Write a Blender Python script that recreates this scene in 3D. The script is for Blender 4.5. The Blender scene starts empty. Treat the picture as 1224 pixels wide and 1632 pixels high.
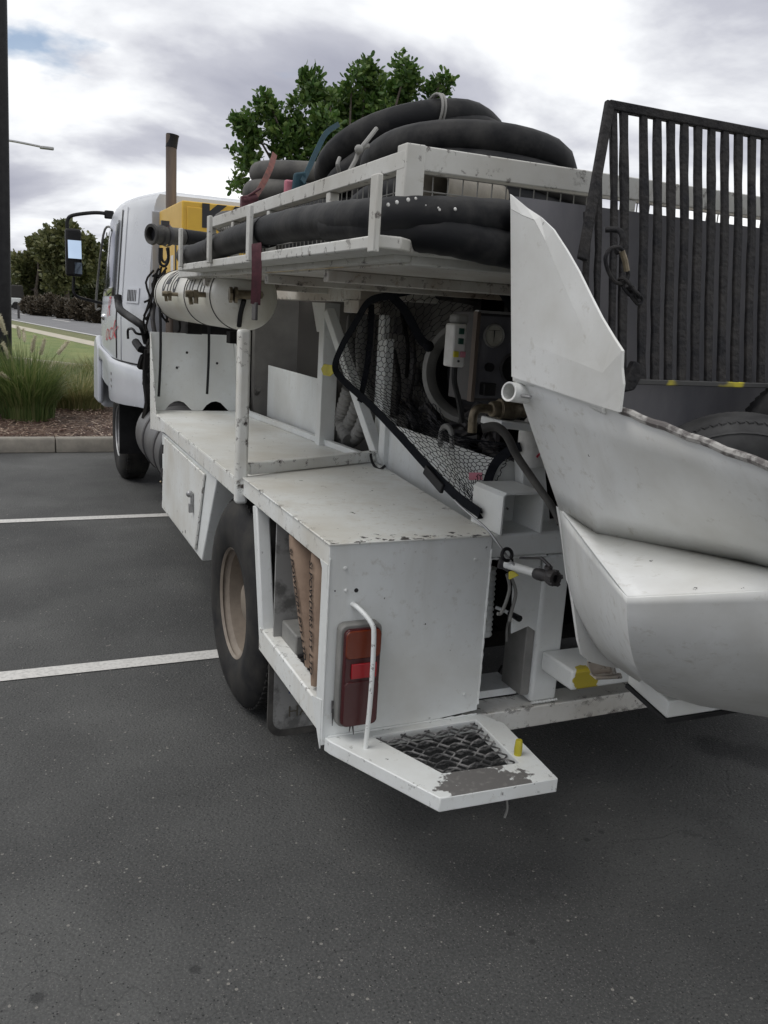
import bpy, bmesh, math, random
from mathutils import Vector, Matrix
import numpy as np
R = math.radians
rnd = random.Random(7)
S = bpy.context.scene
COL = S.collection

# ---------------------------------------------------------------- camera
FPX = 1360.0; CX, CY = 612.0, 816.0; EYE = Vector((0, 0, 1.6))
YAW, PITCH, ROLL = R(24.359), R(12.989), R(3.434)
FW = Vector((math.sin(YAW)*math.cos(PITCH), math.cos(YAW)*math.cos(PITCH), -math.sin(PITCH)))
RT0 = Vector((math.cos(YAW), -math.sin(YAW), 0)); UP0 = RT0.cross(FW)
RT = RT0*math.cos(ROLL) + UP0*math.sin(ROLL); UP = UP0*math.cos(ROLL) - RT0*math.sin(ROLL)
cd = bpy.data.cameras.new('camera'); cam = bpy.data.objects.new('camera', cd); COL.objects.link(cam)
cam.matrix_world = Matrix(((RT.x, UP.x, -FW.x, 0), (RT.y, UP.y, -FW.y, 0), (RT.z, UP.z, -FW.z, 1.6), (0, 0, 0, 1)))
cd.sensor_fit = 'VERTICAL'; cd.sensor_height = 36; cd.lens = 30.0; cd.clip_end = 3000; cd.clip_start = .05
S.camera = cam

def at(x, y, X=None, Y=None, Z=None):
    """the world point that a ray of the measured camera meets on the plane X=, Y= or Z="""
    v = FW*FPX + RT*(x-CX) - UP*(y-CY)
    t = (X/v.x) if X is not None else ((Y/v.y) if Y is not None else (Z-1.6)/v.z)
    return EYE + v*t

# ---------------------------------------------------------------- world and sun
SUN_EL, SUN_AZ = R(60), R(-98)          # azimuth measured from +Y towards +X
W = bpy.data.worlds.new('World'); S.world = W; W.use_nodes = True
nt = W.node_tree; nt.nodes.clear()
def N(t, tp, **kw):
    n = t.nodes.new(tp)
    for k, v in kw.items():
        if k.startswith('i_'): n.inputs[k[2:]].default_value = v
        else: setattr(n, k, v)
    return n
def build_world():
    t = nt; L = t.links.new
    out = N(t, 'ShaderNodeOutputWorld')
    sky = N(t, 'ShaderNodeTexSky', sky_type='NISHITA', sun_disc=False, sun_elevation=SUN_EL, sun_rotation=SUN_AZ)
    b1 = N(t, 'ShaderNodeBackground'); b1.inputs[1].default_value = .11; L(sky.outputs[0], b1.inputs[0])
    b2 = N(t, 'ShaderNodeBackground'); b2.inputs[1].default_value = 1.0
    tc = N(t, 'ShaderNodeTexCoord')
    sep = N(t, 'ShaderNodeSeparateXYZ'); L(tc.outputs['Generated'], sep.inputs[0])
    a = N(t, 'ShaderNodeMath', operation='MAXIMUM'); L(sep.outputs[2], a.inputs[0]); a.inputs[1].default_value = 0
    b = N(t, 'ShaderNodeMath', operation='ADD'); L(a.outputs[0], b.inputs[0]); b.inputs[1].default_value = .22
    dx = N(t, 'ShaderNodeMath', operation='DIVIDE'); L(sep.outputs[0], dx.inputs[0]); L(b.outputs[0], dx.inputs[1])
    dy = N(t, 'ShaderNodeMath', operation='DIVIDE'); L(sep.outputs[1], dy.inputs[0]); L(b.outputs[0], dy.inputs[1])
    cmb = N(t, 'ShaderNodeCombineXYZ'); L(dx.outputs[0], cmb.inputs[0]); L(dy.outputs[0], cmb.inputs[1])
    mp = N(t, 'ShaderNodeMapping'); L(cmb.outputs[0], mp.inputs[0]); mp.inputs['Location'].default_value = (11.179, 36.654, 6.892)
    n1 = N(t, 'ShaderNodeTexNoise'); L(mp.outputs[0], n1.inputs['Vector'])
    n1.inputs['Scale'].default_value = .95; n1.inputs['Detail'].default_value = 7; n1.inputs['Roughness'].default_value = .52; n1.inputs['Distortion'].default_value = .25
    cr = N(t, 'ShaderNodeValToRGB'); L(n1.outputs[0], cr.inputs[0])
    e = cr.color_ramp.elements
    e[0].position = .38; e[0].color = (.36, .37, .44, 1)
    e[1].position = .66; e[1].color = (1.12, 1.12, 1.11, 1)
    m = e.new(.47); m.color = (.50, .51, .57, 1)
    m = e.new(.55); m.color = (.84, .855, .88, 1)
    L(cr.outputs[0], b2.inputs[0])
    # thin breaks in the cloud
    n2 = N(t, 'ShaderNodeTexNoise'); n2.inputs['Scale'].default_value = 1.6; n2.inputs['Detail'].default_value = 6
    mp2 = N(t, 'ShaderNodeMapping'); L(cmb.outputs[0], mp2.inputs[0]); mp2.inputs['Location'].default_value = (.35, 5.1, 2)
    L(mp2.outputs[0], n2.inputs['Vector'])
    r2 = N(t, 'ShaderNodeMapRange'); L(n2.outputs[0], r2.inputs[0]); r2.inputs[1].default_value = .64; r2.inputs[2].default_value = .74
    r2.inputs[3].default_value = 0; r2.inputs[4].default_value = .75
    # one break stands high over the road
    d = (at(45, 72, Y=10)-EYE).normalized(); q = Vector((d.x/(d.z+.22), d.y/(d.z+.22), 0))
    sb = N(t, 'ShaderNodeVectorMath', operation='SUBTRACT'); L(cmb.outputs[0], sb.inputs[0]); sb.inputs[1].default_value = q
    mp3 = N(t, 'ShaderNodeMapping'); L(sb.outputs[0], mp3.inputs[0]); mp3.inputs['Scale'].default_value = (6, 9, 1)
    ln = N(t, 'ShaderNodeVectorMath', operation='LENGTH'); L(mp3.outputs[0], ln.inputs[0])
    n3 = N(t, 'ShaderNodeTexNoise'); L(cmb.outputs[0], n3.inputs['Vector']); n3.inputs['Scale'].default_value = 9; n3.inputs['Detail'].default_value = 5
    ml = N(t, 'ShaderNodeMath', operation='MULTIPLY_ADD'); L(n3.outputs[0], ml.inputs[0]); ml.inputs[1].default_value = 2.6; L(ln.outputs['Value'], ml.inputs[2])
    r3 = N(t, 'ShaderNodeMapRange'); L(ml.outputs[0], r3.inputs[0]); r3.inputs[1].default_value = 1.5; r3.inputs[2].default_value = 2.3
    r3.inputs[3].default_value = .8; r3.inputs[4].default_value = 0
    mx = N(t, 'ShaderNodeMath', operation='MAXIMUM'); L(r2.outputs[0], mx.inputs[0]); L(r3.outputs[0], mx.inputs[1])
    mix = N(t, 'ShaderNodeMixShader'); L(mx.outputs[0], mix.inputs[0]); L(b2.outputs[0], mix.inputs[1]); L(b1.outputs[0], mix.inputs[2])
    L(mix.outputs[0], out.inputs[0])
build_world()
sl = bpy.data.lights.new('sun', 'SUN'); sl.energy = 1.15; sl.angle = R(34); sl.color = (1, .97, .92)
sun = bpy.data.objects.new('sun', sl); COL.objects.link(sun)
sd = Vector((math.sin(SUN_AZ)*math.cos(SUN_EL), math.cos(SUN_AZ)*math.cos(SUN_EL), math.sin(SUN_EL)))
sun.rotation_euler = sd.to_track_quat('Z', 'Y').to_euler(); sun.location = (-20, 20, 40)
vs = S.view_settings; vs.view_transform = 'Standard'; vs.look = 'None'; vs.exposure = .22; vs.gamma = 1; vs.use_curve_mapping = False

# ---------------------------------------------------------------- mesh helpers
WL = {}
class MB:
    def __init__(s): s.v = []; s.f = []
    def add(s, vs, fs):
        n = len(s.v); s.v += [tuple(p) for p in vs]; s.f += [tuple(i+n for i in f) for f in fs]; return s
    def box(s, x0, x1, y0, y1, z0, z1):
        return s.add([(x0,y0,z0),(x1,y0,z0),(x1,y1,z0),(x0,y1,z0),(x0,y0,z1),(x1,y0,z1),(x1,y1,z1),(x0,y1,z1)],
                     [(0,3,2,1),(4,5,6,7),(0,1,5,4),(1,2,6,5),(2,3,7,6),(3,0,4,7)])
    def beam(s, p, q, w, h, up=(0,0,1)):
        p = Vector(p); q = Vector(q); d = (q-p).normalized(); up = Vector(up)
        a = d.cross(up).normalized(); b = a.cross(d).normalized(); a *= w/2; b *= h/2
        return s.add([p-a-b,p+a-b,p+a+b,p-a+b,q-a-b,q+a-b,q+a+b,q-a+b],
                     [(3,2,1,0),(4,5,6,7),(0,1,5,4),(1,2,6,5),(2,3,7,6),(3,0,4,7)])
    def prism(s, pts, vec):
        pts = [Vector(p) for p in pts]; vec = Vector(vec); n = len(pts)
        nr = sum(((pts[i]-pts[0]).cross(pts[(i+1)%n]-pts[0]) for i in range(n)), Vector())
        if nr.dot(vec) > 0: pts = pts[::-1]
        return s.add(pts+[p+vec for p in pts], [tuple(range(n)), tuple(range(2*n-1, n-1, -1))] +
                     [((i+1)%n, i, n+i, n+(i+1)%n) for i in range(n)])
    def tube(s, path, r, seg=10, closed=False, cap=True, flat=1.0):
        P = [Vector(p) for p in path]; n = len(P)
        rr = r if isinstance(r, (list, tuple)) else [r]*n
        T = []
        for i in range(n):
            a = P[(i-1) % n] if (i > 0 or closed) else P[0]; b = P[(i+1) % n] if (i < n-1 or closed) else P[-1]
            T.append((b-a).normalized())
        u = T[0].orthogonal().normalized() if abs(T[0].z) > .95 else T[0].cross(Vector((0,0,1))).normalized()
        vs = []
        for i in range(n):
            u = (u - T[i]*u.dot(T[i])).normalized(); w = T[i].cross(u)
            for k in range(seg):
                an = 2*math.pi*k/seg
                vs.append(P[i] + (u*math.cos(an) + w*math.sin(an)*flat)*rr[i])
        fs = []
        m = n if closed else n-1
        for i in range(m):
            for k in range(seg):
                fs.append((i*seg+k, i*seg+(k+1)%seg, ((i+1)%n)*seg+(k+1)%seg, ((i+1)%n)*seg+k))
        if cap and not closed:
            fs.append(tuple(range(seg-1, -1, -1))); fs.append(tuple((n-1)*seg+k for k in range(seg)))
        return s.add(vs, fs)
    def lathe(s, prof, o, ax, seg=32, cap=True):
        o = Vector(o); ax = Vector(ax).normalized(); u = ax.orthogonal().normalized(); w = ax.cross(u)
        vs = [o + ax*t + (u*math.cos(2*math.pi*k/seg) + w*math.sin(2*math.pi*k/seg))*max(r, 1e-4) for r, t in prof for k in range(seg)]
        fs = [(i*seg+k, i*seg+(k+1)%seg, (i+1)*seg+(k+1)%seg, (i+1)*seg+k) for i in range(len(prof)-1) for k in range(seg)]
        if cap: fs.append(tuple(range(seg-1,-1,-1))); fs.append(tuple((len(prof)-1)*seg+k for k in range(seg)))
        return s.add(vs, fs)
    def grid(s, rows):
        m = len(rows[0]); n = len(rows)
        return s.add([p for r in rows for p in r], [(i*m+j, i*m+j+1, (i+1)*m+j+1, (i+1)*m+j) for i in range(n-1) for j in range(m-1)])
    def ball(s, c, r, sg=10):
        c = Vector(c); pr = [(r*math.sin(math.pi*i/sg), -r*math.cos(math.pi*i/sg)) for i in range(sg+1)]
        return s.lathe(pr, c, (0,0,1), sg*2, False)
    def build(s, name, mat, parent=None, bevel=None, smooth=40, solid=None, kind=None, label=None, origin=None, seg=2):
        V = np.array([tuple(p) for p in s.v], float)
        if origin is not None: c = Vector(origin)
        else:
            lo, hi = V.min(0), V.max(0); c = Vector(((lo[0]+hi[0])/2, (lo[1]+hi[1])/2, lo[2]))
        me = bpy.data.meshes.new(name); me.from_pydata([tuple(Vector(p)-c) for p in s.v], [], s.f)
        me.validate(); me.materials.append(mat)
        if smooth:
            me.shade_smooth(); me.set_sharp_from_angle(angle=R(smooth))
        o = bpy.data.objects.new(name, me); COL.objects.link(o)
        WL[o.name] = c
        if parent: o.parent = parent; o.location = c - WL[parent.name]
        else: o.location = c
        if solid:
            md = o.modifiers.new('thick', 'SOLIDIFY'); md.thickness = solid; md.offset = 0
        if bevel:
            md = o.modifiers.new('bevel', 'BEVEL'); md.width = bevel; md.segments = seg; md.limit_method = 'ANGLE'; md.angle_limit = R(40); md.use_clamp_overlap = True
        if kind: o['kind'] = kind
        if label: o['label'] = label
        return o
def thing(name, loc, label, cat, group=None):
    o = bpy.data.objects.new(name, None); COL.objects.link(o); o.location = loc; o.empty_display_size = .2
    WL[o.name] = Vector(loc); o['label'] = label; o['category'] = cat
    if group: o['group'] = group
    return o
def tag(o, label, cat, group=None):
    o['label'] = label; o['category'] = cat
    if group: o['group'] = group
    return o
def copy_tree(o, parent=None):
    c = o.copy(); COL.objects.link(c)
    if parent: c.parent = parent
    for ch in list(o.children): copy_tree(ch, c)
    return c
def catmull(P, n=6, closed=False):
    P = [Vector(p) for p in P]; m = len(P); out = []
    rng = range(m) if closed else range(m-1)
    for i in rng:
        if closed: a, b, c, d = P[(i-1)%m], P[i], P[(i+1)%m], P[(i+2)%m]
        else: a, b, c, d = P[max(i-1,0)], P[i], P[i+1], P[min(i+2,m-1)]
        for k in range(n):
            t = k/n
            out.append(.5*((2*b)+(-a+c)*t+(2*a-5*b+4*c-d)*t*t+(-a+3*b-3*c+d)*t**3))
    if not closed: out.append(P[-1])
    return out
def text(name, s, size, mat, parent, loc, rot, extrude=.001, bend=None, shear=0, sx=1, weight=0):
    """flat lettering; rot = 3x3 matrix whose columns are reading direction, up direction, outward normal"""
    cu = bpy.data.curves.new(name, 'FONT'); cu.body = s; cu.size = size; cu.extrude = extrude; cu.shear = shear; cu.offset = weight
    cu.align_x = 'CENTER'; cu.align_y = 'CENTER'; cu.resolution_u = 3
    o = bpy.data.objects.new(name, cu); COL.objects.link(o)
    dg = bpy.context.evaluated_depsgraph_get(); me = bpy.data.meshes.new_from_object(o.evaluated_get(dg))
    bpy.data.objects.remove(o); bpy.data.curves.remove(cu)
    loc = Vector(loc)
    if bend and size > .1:
        bm = bmesh.new(); bm.from_mesh(me)
        for i in range(-14, 15):
            bmesh.ops.bisect_plane(bm, geom=bm.verts[:]+bm.edges[:]+bm.faces[:], plane_co=(0, i*size/24+.0003, 0), plane_no=(0,1,0))
        bmesh.ops.triangulate(bm, faces=bm.faces[:]); bm.to_mesh(me); bm.free()
    for v in me.vertices:
        p = Vector((v.co.x*sx, v.co.y, v.co.z))
        v.co = bend(p) if bend else rot @ p
    me.materials.clear(); me.materials.append(mat)
    o = bpy.data.objects.new(name, me); COL.objects.link(o); WL[o.name] = loc
    o.parent = parent; o.location = loc - (WL[parent.name] if parent else Vector())
    return o
def cols(a, b, c): return Matrix((Vector(a), Vector(b), Vector(c))).transposed()

# ---------------------------------------------------------------- materials
def base_mat(name, col, rough=.6, metal=0, spec=None):
    m = bpy.data.materials.new(name); m.use_nodes = True; t = m.node_tree
    p = t.nodes['Principled BSDF']; p.inputs['Base Color'].default_value = (*col, 1); p.inputs['Roughness'].default_value = rough; p.inputs['Metallic'].default_value = metal
    if spec is not None: p.inputs['Specular IOR Level'].default_value = spec
    return m, t, p
def varied(name, c1, c2, rough=.6, metal=0, scale=8, detail=6, bump=0, bscale=60, lo=.35, hi=.65, stretch=(1,1,1), coord='pos', spec=None, bdist=.002):
    m, t, p = base_mat(name, c1, rough, metal, spec); L = t.links.new
    if coord == 'pos': src = N(t, 'ShaderNodeNewGeometry').outputs['Position']
    else: src = N(t, 'ShaderNodeTexCoord').outputs['Object']
    mp = N(t, 'ShaderNodeMapping'); L(src, mp.inputs[0]); mp.inputs['Scale'].default_value = stretch
    n = N(t, 'ShaderNodeTexNoise'); L(mp.outputs[0], n.inputs['Vector']); n.inputs['Scale'].default_value = scale; n.inputs['Detail'].default_value = detail; n.inputs['Roughness'].default_value = .62
    r = N(t, 'ShaderNodeValToRGB'); L(n.outputs[0], r.inputs[0]); e = r.color_ramp.elements
    e[0].position = lo; e[0].color = (*c1, 1); e[1].position = hi; e[1].color = (*c2, 1)
    L(r.outputs[0], p.inputs['Base Color'])
    rr = N(t, 'ShaderNodeMapRange'); L(n.outputs[0], rr.inputs[0]); rr.inputs[3].default_value = max(.05, rough-.12); rr.inputs[4].default_value = min(1, rough+.12); L(rr.outputs[0], p.inputs['Roughness'])
    if bump:
        n2 = N(t, 'ShaderNodeTexNoise'); L(mp.outputs[0], n2.inputs['Vector']); n2.inputs['Scale'].default_value = bscale; n2.inputs['Detail'].default_value = 5
        b = N(t, 'ShaderNodeBump'); b.inputs['Strength'].default_value = bump; b.inputs['Distance'].default_value = bdist; L(n2.outputs[0], b.inputs['Height']); L(b.outputs[0], p.inputs['Normal'])
    return m
def paint(name, col=(.74,.765,.755), dirt=(.45,.43,.37), chipc=(.06,.05,.045), edge=.045, chips=.5, dirtamt=.5, rough=.42, worn=None, yellow=None):
    """brushed white enamel over steel: grime, streaks, chips that gather on the edges"""
    m, t, p = base_mat(name, col, rough); L = t.links.new
    pos = N(t, 'ShaderNodeNewGeometry')
    def noise(scale, detail=5, st=(1,1,1), rough=.6):
        mp = N(t, 'ShaderNodeMapping'); L(pos.outputs['Position'], mp.inputs[0]); mp.inputs['Scale'].default_value = st
        n = N(t, 'ShaderNodeTexNoise'); L(mp.outputs[0], n.inputs['Vector']); n.inputs['Scale'].default_value = scale; n.inputs['Detail'].default_value = detail; n.inputs['Roughness'].default_value = rough
        return n.outputs[0]
    def rng(s, a, b, c=0, d=1):
        r = N(t, 'ShaderNodeMapRange'); L(s, r.inputs[0]); r.inputs[1].default_value = a; r.inputs[2].default_value = b; r.inputs[3].default_value = c; r.inputs[4].default_value = d; return r.outputs[0]
    def mth(op, a, b):
        n = N(t, 'ShaderNodeMath', operation=op)
        for i, q in enumerate((a, b)):
            if isinstance(q, (int, float)): n.inputs[i].default_value = q
            else: L(q, n.inputs[i])
        return n.outputs[0]
    def mixc(f, a, b):
        n = N(t, 'ShaderNodeMix', data_type='RGBA'); L(f, n.inputs[0])
        for i, q in ((6, a), (7, b)):
            if isinstance(q, tuple): n.inputs[i].default_value = (*q, 1)
            else: L(q, n.inputs[i])
        return n.outputs[2]
    big = rng(noise(2.3, 6), .42, .72, 0, dirtamt); st = rng(noise(9, 5, (1,1,.12)), .5, .8, 0, dirtamt*.8)
    fine = rng(noise(38, 6, (1,1,1), .7), .54, .70, 0, dirtamt*.9)
    g = mth('MAXIMUM', mth('MAXIMUM', big, st), fine)
    c = mixc(g, col, dirt)
    bv = N(t, 'ShaderNodeBevel', samples=3); bv.inputs[0].default_value = edge
    dt = N(t, 'ShaderNodeVectorMath', operation='DOT_PRODUCT'); L(bv.outputs[0], dt.inputs[0]); L(pos.outputs['True Normal'], dt.inputs[1])
    ed = rng(dt.outputs['Value'], .998, .90)
    cn = noise(26, 6, (1,1,1), .68)
    thr = mth('MULTIPLY_ADD', ed, -.075*chips); t.nodes[-1].inputs[2].default_value = .735-.055*chips
    d0 = mth('SUBTRACT', cn, thr); chip = rng(d0, 0, .012)
    if worn is not None:   # a patch worn to bare metal, laid out in world metres: (centre, radius)
        vm = N(t, 'ShaderNodeVectorMath', operation='DISTANCE'); 
        sv = N(t, 'ShaderNodeVectorMath', operation='MULTIPLY'); L(pos.outputs['Position'], sv.inputs[0]); sv.inputs[1].default_value = worn[3] if len(worn) > 3 else (1,1,1)
        wc = Vector([a_*b_ for a_, b_ in zip(worn[0], worn[3] if len(worn) > 3 else (1,1,1))]); L(sv.outputs[0], vm.inputs[0]); vm.inputs[1].default_value = wc
        w0 = mth('SUBTRACT', mth('ADD', rng(vm.outputs['Value'], 0, worn[1], 1, 0), mth('MULTIPLY', noise(34 if len(worn) > 3 else 20, 6), .8)), worn[2])
        sn = N(t, 'ShaderNodeSeparateXYZ'); L(pos.outputs['True Normal'], sn.inputs[0])
        chip = mth('MAXIMUM', chip, mth('MULTIPLY', rng(w0, 0, .03), rng(sn.outputs[2], .5, .6)))
    if yellow is not None:
        vm = N(t, 'ShaderNodeVectorMath', operation='DISTANCE'); L(pos.outputs['Position'], vm.inputs[0]); vm.inputs[1].default_value = yellow[0]
        w0 = mth('SUBTRACT', mth('ADD', rng(vm.outputs['Value'], 0, yellow[1], 1, 0), mth('MULTIPLY', noise(24, 5), .6)), .72)
        c = mixc(rng(w0, 0, .02), c, (.42, .34, .03))
    rust = mixc(rng(noise(50, 4), .55, .68), chipc, (.10,.07,.05) if worn is None else (.19,.185,.175))
    c = mixc(chip, c, rust); L(c, p.inputs['Base Color'])
    L(rng(chip, 0, 1, rough, .8), p.inputs['Roughness'])
    hb = mth('ADD', mth('MULTIPLY', chip, -1.0), mth('MULTIPLY', noise(120, 3), .25)); hb = mth('ADD', hb, mth('MULTIPLY', noise(5, 3), 2.6))
    b = N(t, 'ShaderNodeBump'); b.inputs['Strength'].default_value = .35; b.inputs['Distance'].default_value = .002; L(hb, b.inputs['Height']); L(b.outputs[0], p.inputs['Normal'])
    return m
M = {}
M['white'] = paint('white_enamel')
M['deckw'] = paint('deck_enamel', col=(.75,.765,.74), dirt=(.46,.41,.31), dirtamt=.6, chips=1.25, rough=.38)
M['rackw'] = paint('rack_enamel', col=(.54,.54,.51), dirt=(.33,.31,.26), dirtamt=.75, chips=1.1, rough=.5)
M['beamw'] = paint('beam_enamel', col=(.70,.70,.67), dirt=(.36,.33,.27), dirtamt=.7, chips=1.6)
M['topw'] = paint('deck_top_enamel', col=(.76,.775,.745), dirt=(.46,.40,.29), dirtamt=.62, chips=1.3, rough=.38, chipc=(.06,.055,.05), worn=((1.05, 2.135, .972), 3.0, 1.375, (1,6,1)))
M['stepw'] = paint('step_enamel', chips=1.0, worn=((1.15, 1.76, .385), .34, 1.03), chipc=(.13,.125,.12))
M['hopperw'] = paint('hopper_enamel', col=(.74,.75,.735), dirt=(.44,.42,.36), dirtamt=.62, chips=.25, chipc=(.035,.03,.03))
M['stubw'] = paint('stub_enamel', yellow=(at(935, 1085, Y=1.985), .085))
M['rustw'] = paint('rusting_enamel', col=(.55,.54,.50), dirt=(.24,.16,.10), dirtamt=.8, chips=1.2)
M['cab'] = varied('cab_white', (.56,.58,.61), (.48,.50,.53), .25, scale=1.5)
M['cabdark'] = varied('cab_rear_grey', (.40,.41,.43), (.34,.35,.37), .4, scale=3)
M['steel'] = varied('dark_steel', (.03,.03,.033), (.055,.05,.048), .55, scale=14, bump=.3)
M['grate'] = varied('grate_steel', (.008,.008,.010), (.030,.028,.027), .65, scale=22, bump=1.0, bscale=70, bdist=.006, spec=.2)
M['plate'] = varied('splash_steel', (.085,.087,.10), (.17,.165,.175), .5, scale=5, detail=8, stretch=(1,1,.35), bump=.15)
M['lining'] = varied('hopper_lining', (.04,.045,.055), (.075,.08,.09), .45, scale=6)
M['rubber'] = varied('hose_rubber', (.006,.0065,.008), (.060,.058,.055), .65, scale=6, detail=10, bump=.5, bscale=45, lo=.46, hi=.80, spec=.22)
M['rubberd'] = varied('hose_rubber_dusty', (.025,.024,.023), (.10,.095,.085), .7, scale=7, detail=8, bump=.3, bscale=40)
M['tyre'] = varied('tyre_rubber', (.014,.014,.015), (.04,.038,.034), .75, scale=9, detail=6, bump=.25, spec=.25)
M['tyreg'] = varied('old_tyre_rubber', (.012,.012,.013), (.05,.05,.05), .65, scale=8, bump=.4, bscale=50, spec=.25)
M['black'] = varied('black_plastic', (.006,.006,.007), (.016,.016,.017), .5, scale=12, spec=.25)
M['dark'] = varied('dark_underbody', (.008,.008,.008), (.022,.02,.018), .85, scale=6, spec=.15)
M['engine'] = varied('engine_cover', (.085,.08,.075), (.14,.135,.125), .7, scale=4)
M['cover'] = varied('brown_cover', (.028,.025,.022), (.04,.036,.032), .7, scale=4)
M['greyp'] = varied('grey_panel', (.17,.17,.16), (.26,.255,.24), .6, scale=6, bump=.1)
M['mott'] = varied('mottled_panel', (.28,.28,.27), (.12,.12,.115), .6, scale=11, lo=.5, hi=.62)
M['galv'] = varied('galvanised', (.30,.30,.30), (.42,.42,.42), .4, metal=.7, scale=20)
M['liprust'] = varied('rusty_lip', (.10,.09,.085), (.34,.33,.31), .6, scale=30, detail=9, lo=.45, hi=.56, bump=.6, bscale=60)
M['gratey'] = varied('lip_with_yellow_paint', (.035,.035,.035), (.42,.36,.02), .6, scale=4.4, detail=3, lo=.54, hi=.58)
M['brass'] = varied('dirty_brass', (.09,.075,.05), (.24,.20,.14), .45, metal=.7, scale=30, bump=.3)
M['tank'] = paint('tank_enamel', col=(.64,.63,.57), dirt=(.42,.37,.26), dirtamt=.45, chips=.4, rough=.35)
M['meshg'] = varied('worn_mesh', (.05,.05,.05), (.26,.255,.25), .5, scale=30, lo=.45, hi=.6)
M['resv'] = varied('reservoir_grey', (.06,.06,.062), (.12,.118,.115), .45, scale=6)
M['rim'] = varied('rim_paint', (.26,.22,.175), (.12,.095,.075), .55, scale=5, lo=.4, hi=.75, bump=.2)
M['yellow'] = varied('yellow_panel', (.66,.41,.035), (.56,.34,.035), .45, scale=4)
M['ylab'] = varied('yellow_plastic', (.52,.46,.02), (.42,.36,.03), .5, scale=20)
M['exh'] = varied('rusted_exhaust', (.16,.125,.10), (.09,.07,.06), .6, metal=.3, scale=12, stretch=(1,1,.2))
M['ink'] = base_mat('black_lettering', (.015,.015,.018), .6)[0]
M['redink'] = base_mat('red_lettering', (.50,.03,.06), .4)[0]
M['blueink'] = base_mat('faded_blue_lettering', (.05,.07,.16), .7)[0]
M['brownink'] = base_mat('faded_brown_lettering', (.10,.09,.07), .7)[0]
M['bag'] = varied('kraft_paper', (.30,.215,.155), (.23,.16,.115), .8, scale=9, bump=.4, bscale=14, bdist=.01)
M['redstrap'] = varied('maroon_webbing', (.10,.03,.04), (.06,.022,.028), .85, scale=60)
M['fadestrap'] = varied('faded_red_webbing', (.20,.07,.055), (.10,.05,.045), .85, scale=30)
M['teal'] = varied('teal_webbing', (.010,.035,.05), (.015,.055,.075), .8, scale=40)
M['web'] = varied('black_webbing', (.006,.007,.009), (.013,.014,.018), .9, scale=60, spec=.1)
M['pink'] = varied('pink_tag', (.42,.13,.17), (.40,.18,.22), .7, scale=30)
M['hosew'] = varied('pale_hose', (.24,.24,.235), (.13,.13,.125), .5, scale=12)
M['bottle'] = varied('bottle_plastic', (.62,.62,.60), (.50,.49,.46), .35, scale=20)
M['greenb'] = base_mat('green_button', (.01,.05,.035), .4)[0]
M['dial'] = varied('dial_face', (.45,.44,.38), (.35,.34,.29), .4, scale=30)
M['glass'] = base_mat('cab_glass', (.02,.025,.03), .06)[0]
M['mirror'] = base_mat('mirror_glass', (.55,.68,.85), .03, 1)[0]
M['chrome'] = base_mat('chrome', (.7,.7,.7), .12, 1)[0]
def lens(name, col, em=0):
    m, t, p = base_mat(name, col, .26); L = t.links.new
    w = N(t, 'ShaderNodeTexWave', wave_type='BANDS', bands_direction='Z'); w.inputs['Scale'].default_value = 90
    g = N(t, 'ShaderNodeNewGeometry'); L(g.outputs['Position'], w.inputs[0])
    b = N(t, 'ShaderNodeBump'); b.inputs['Strength'].default_value = .35; b.inputs['Distance'].default_value = .002; L(w.outputs[0], b.inputs['Height']); L(b.outputs[0], p.inputs['Normal'])
    return m
M['amber'] = lens('amber_lens', (.15,.022,.004)); M['red'] = lens('red_lens', (.05,.002,.003)); M['bright'] = lens('bright_red_lens', (.34,.006,.012))

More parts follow.
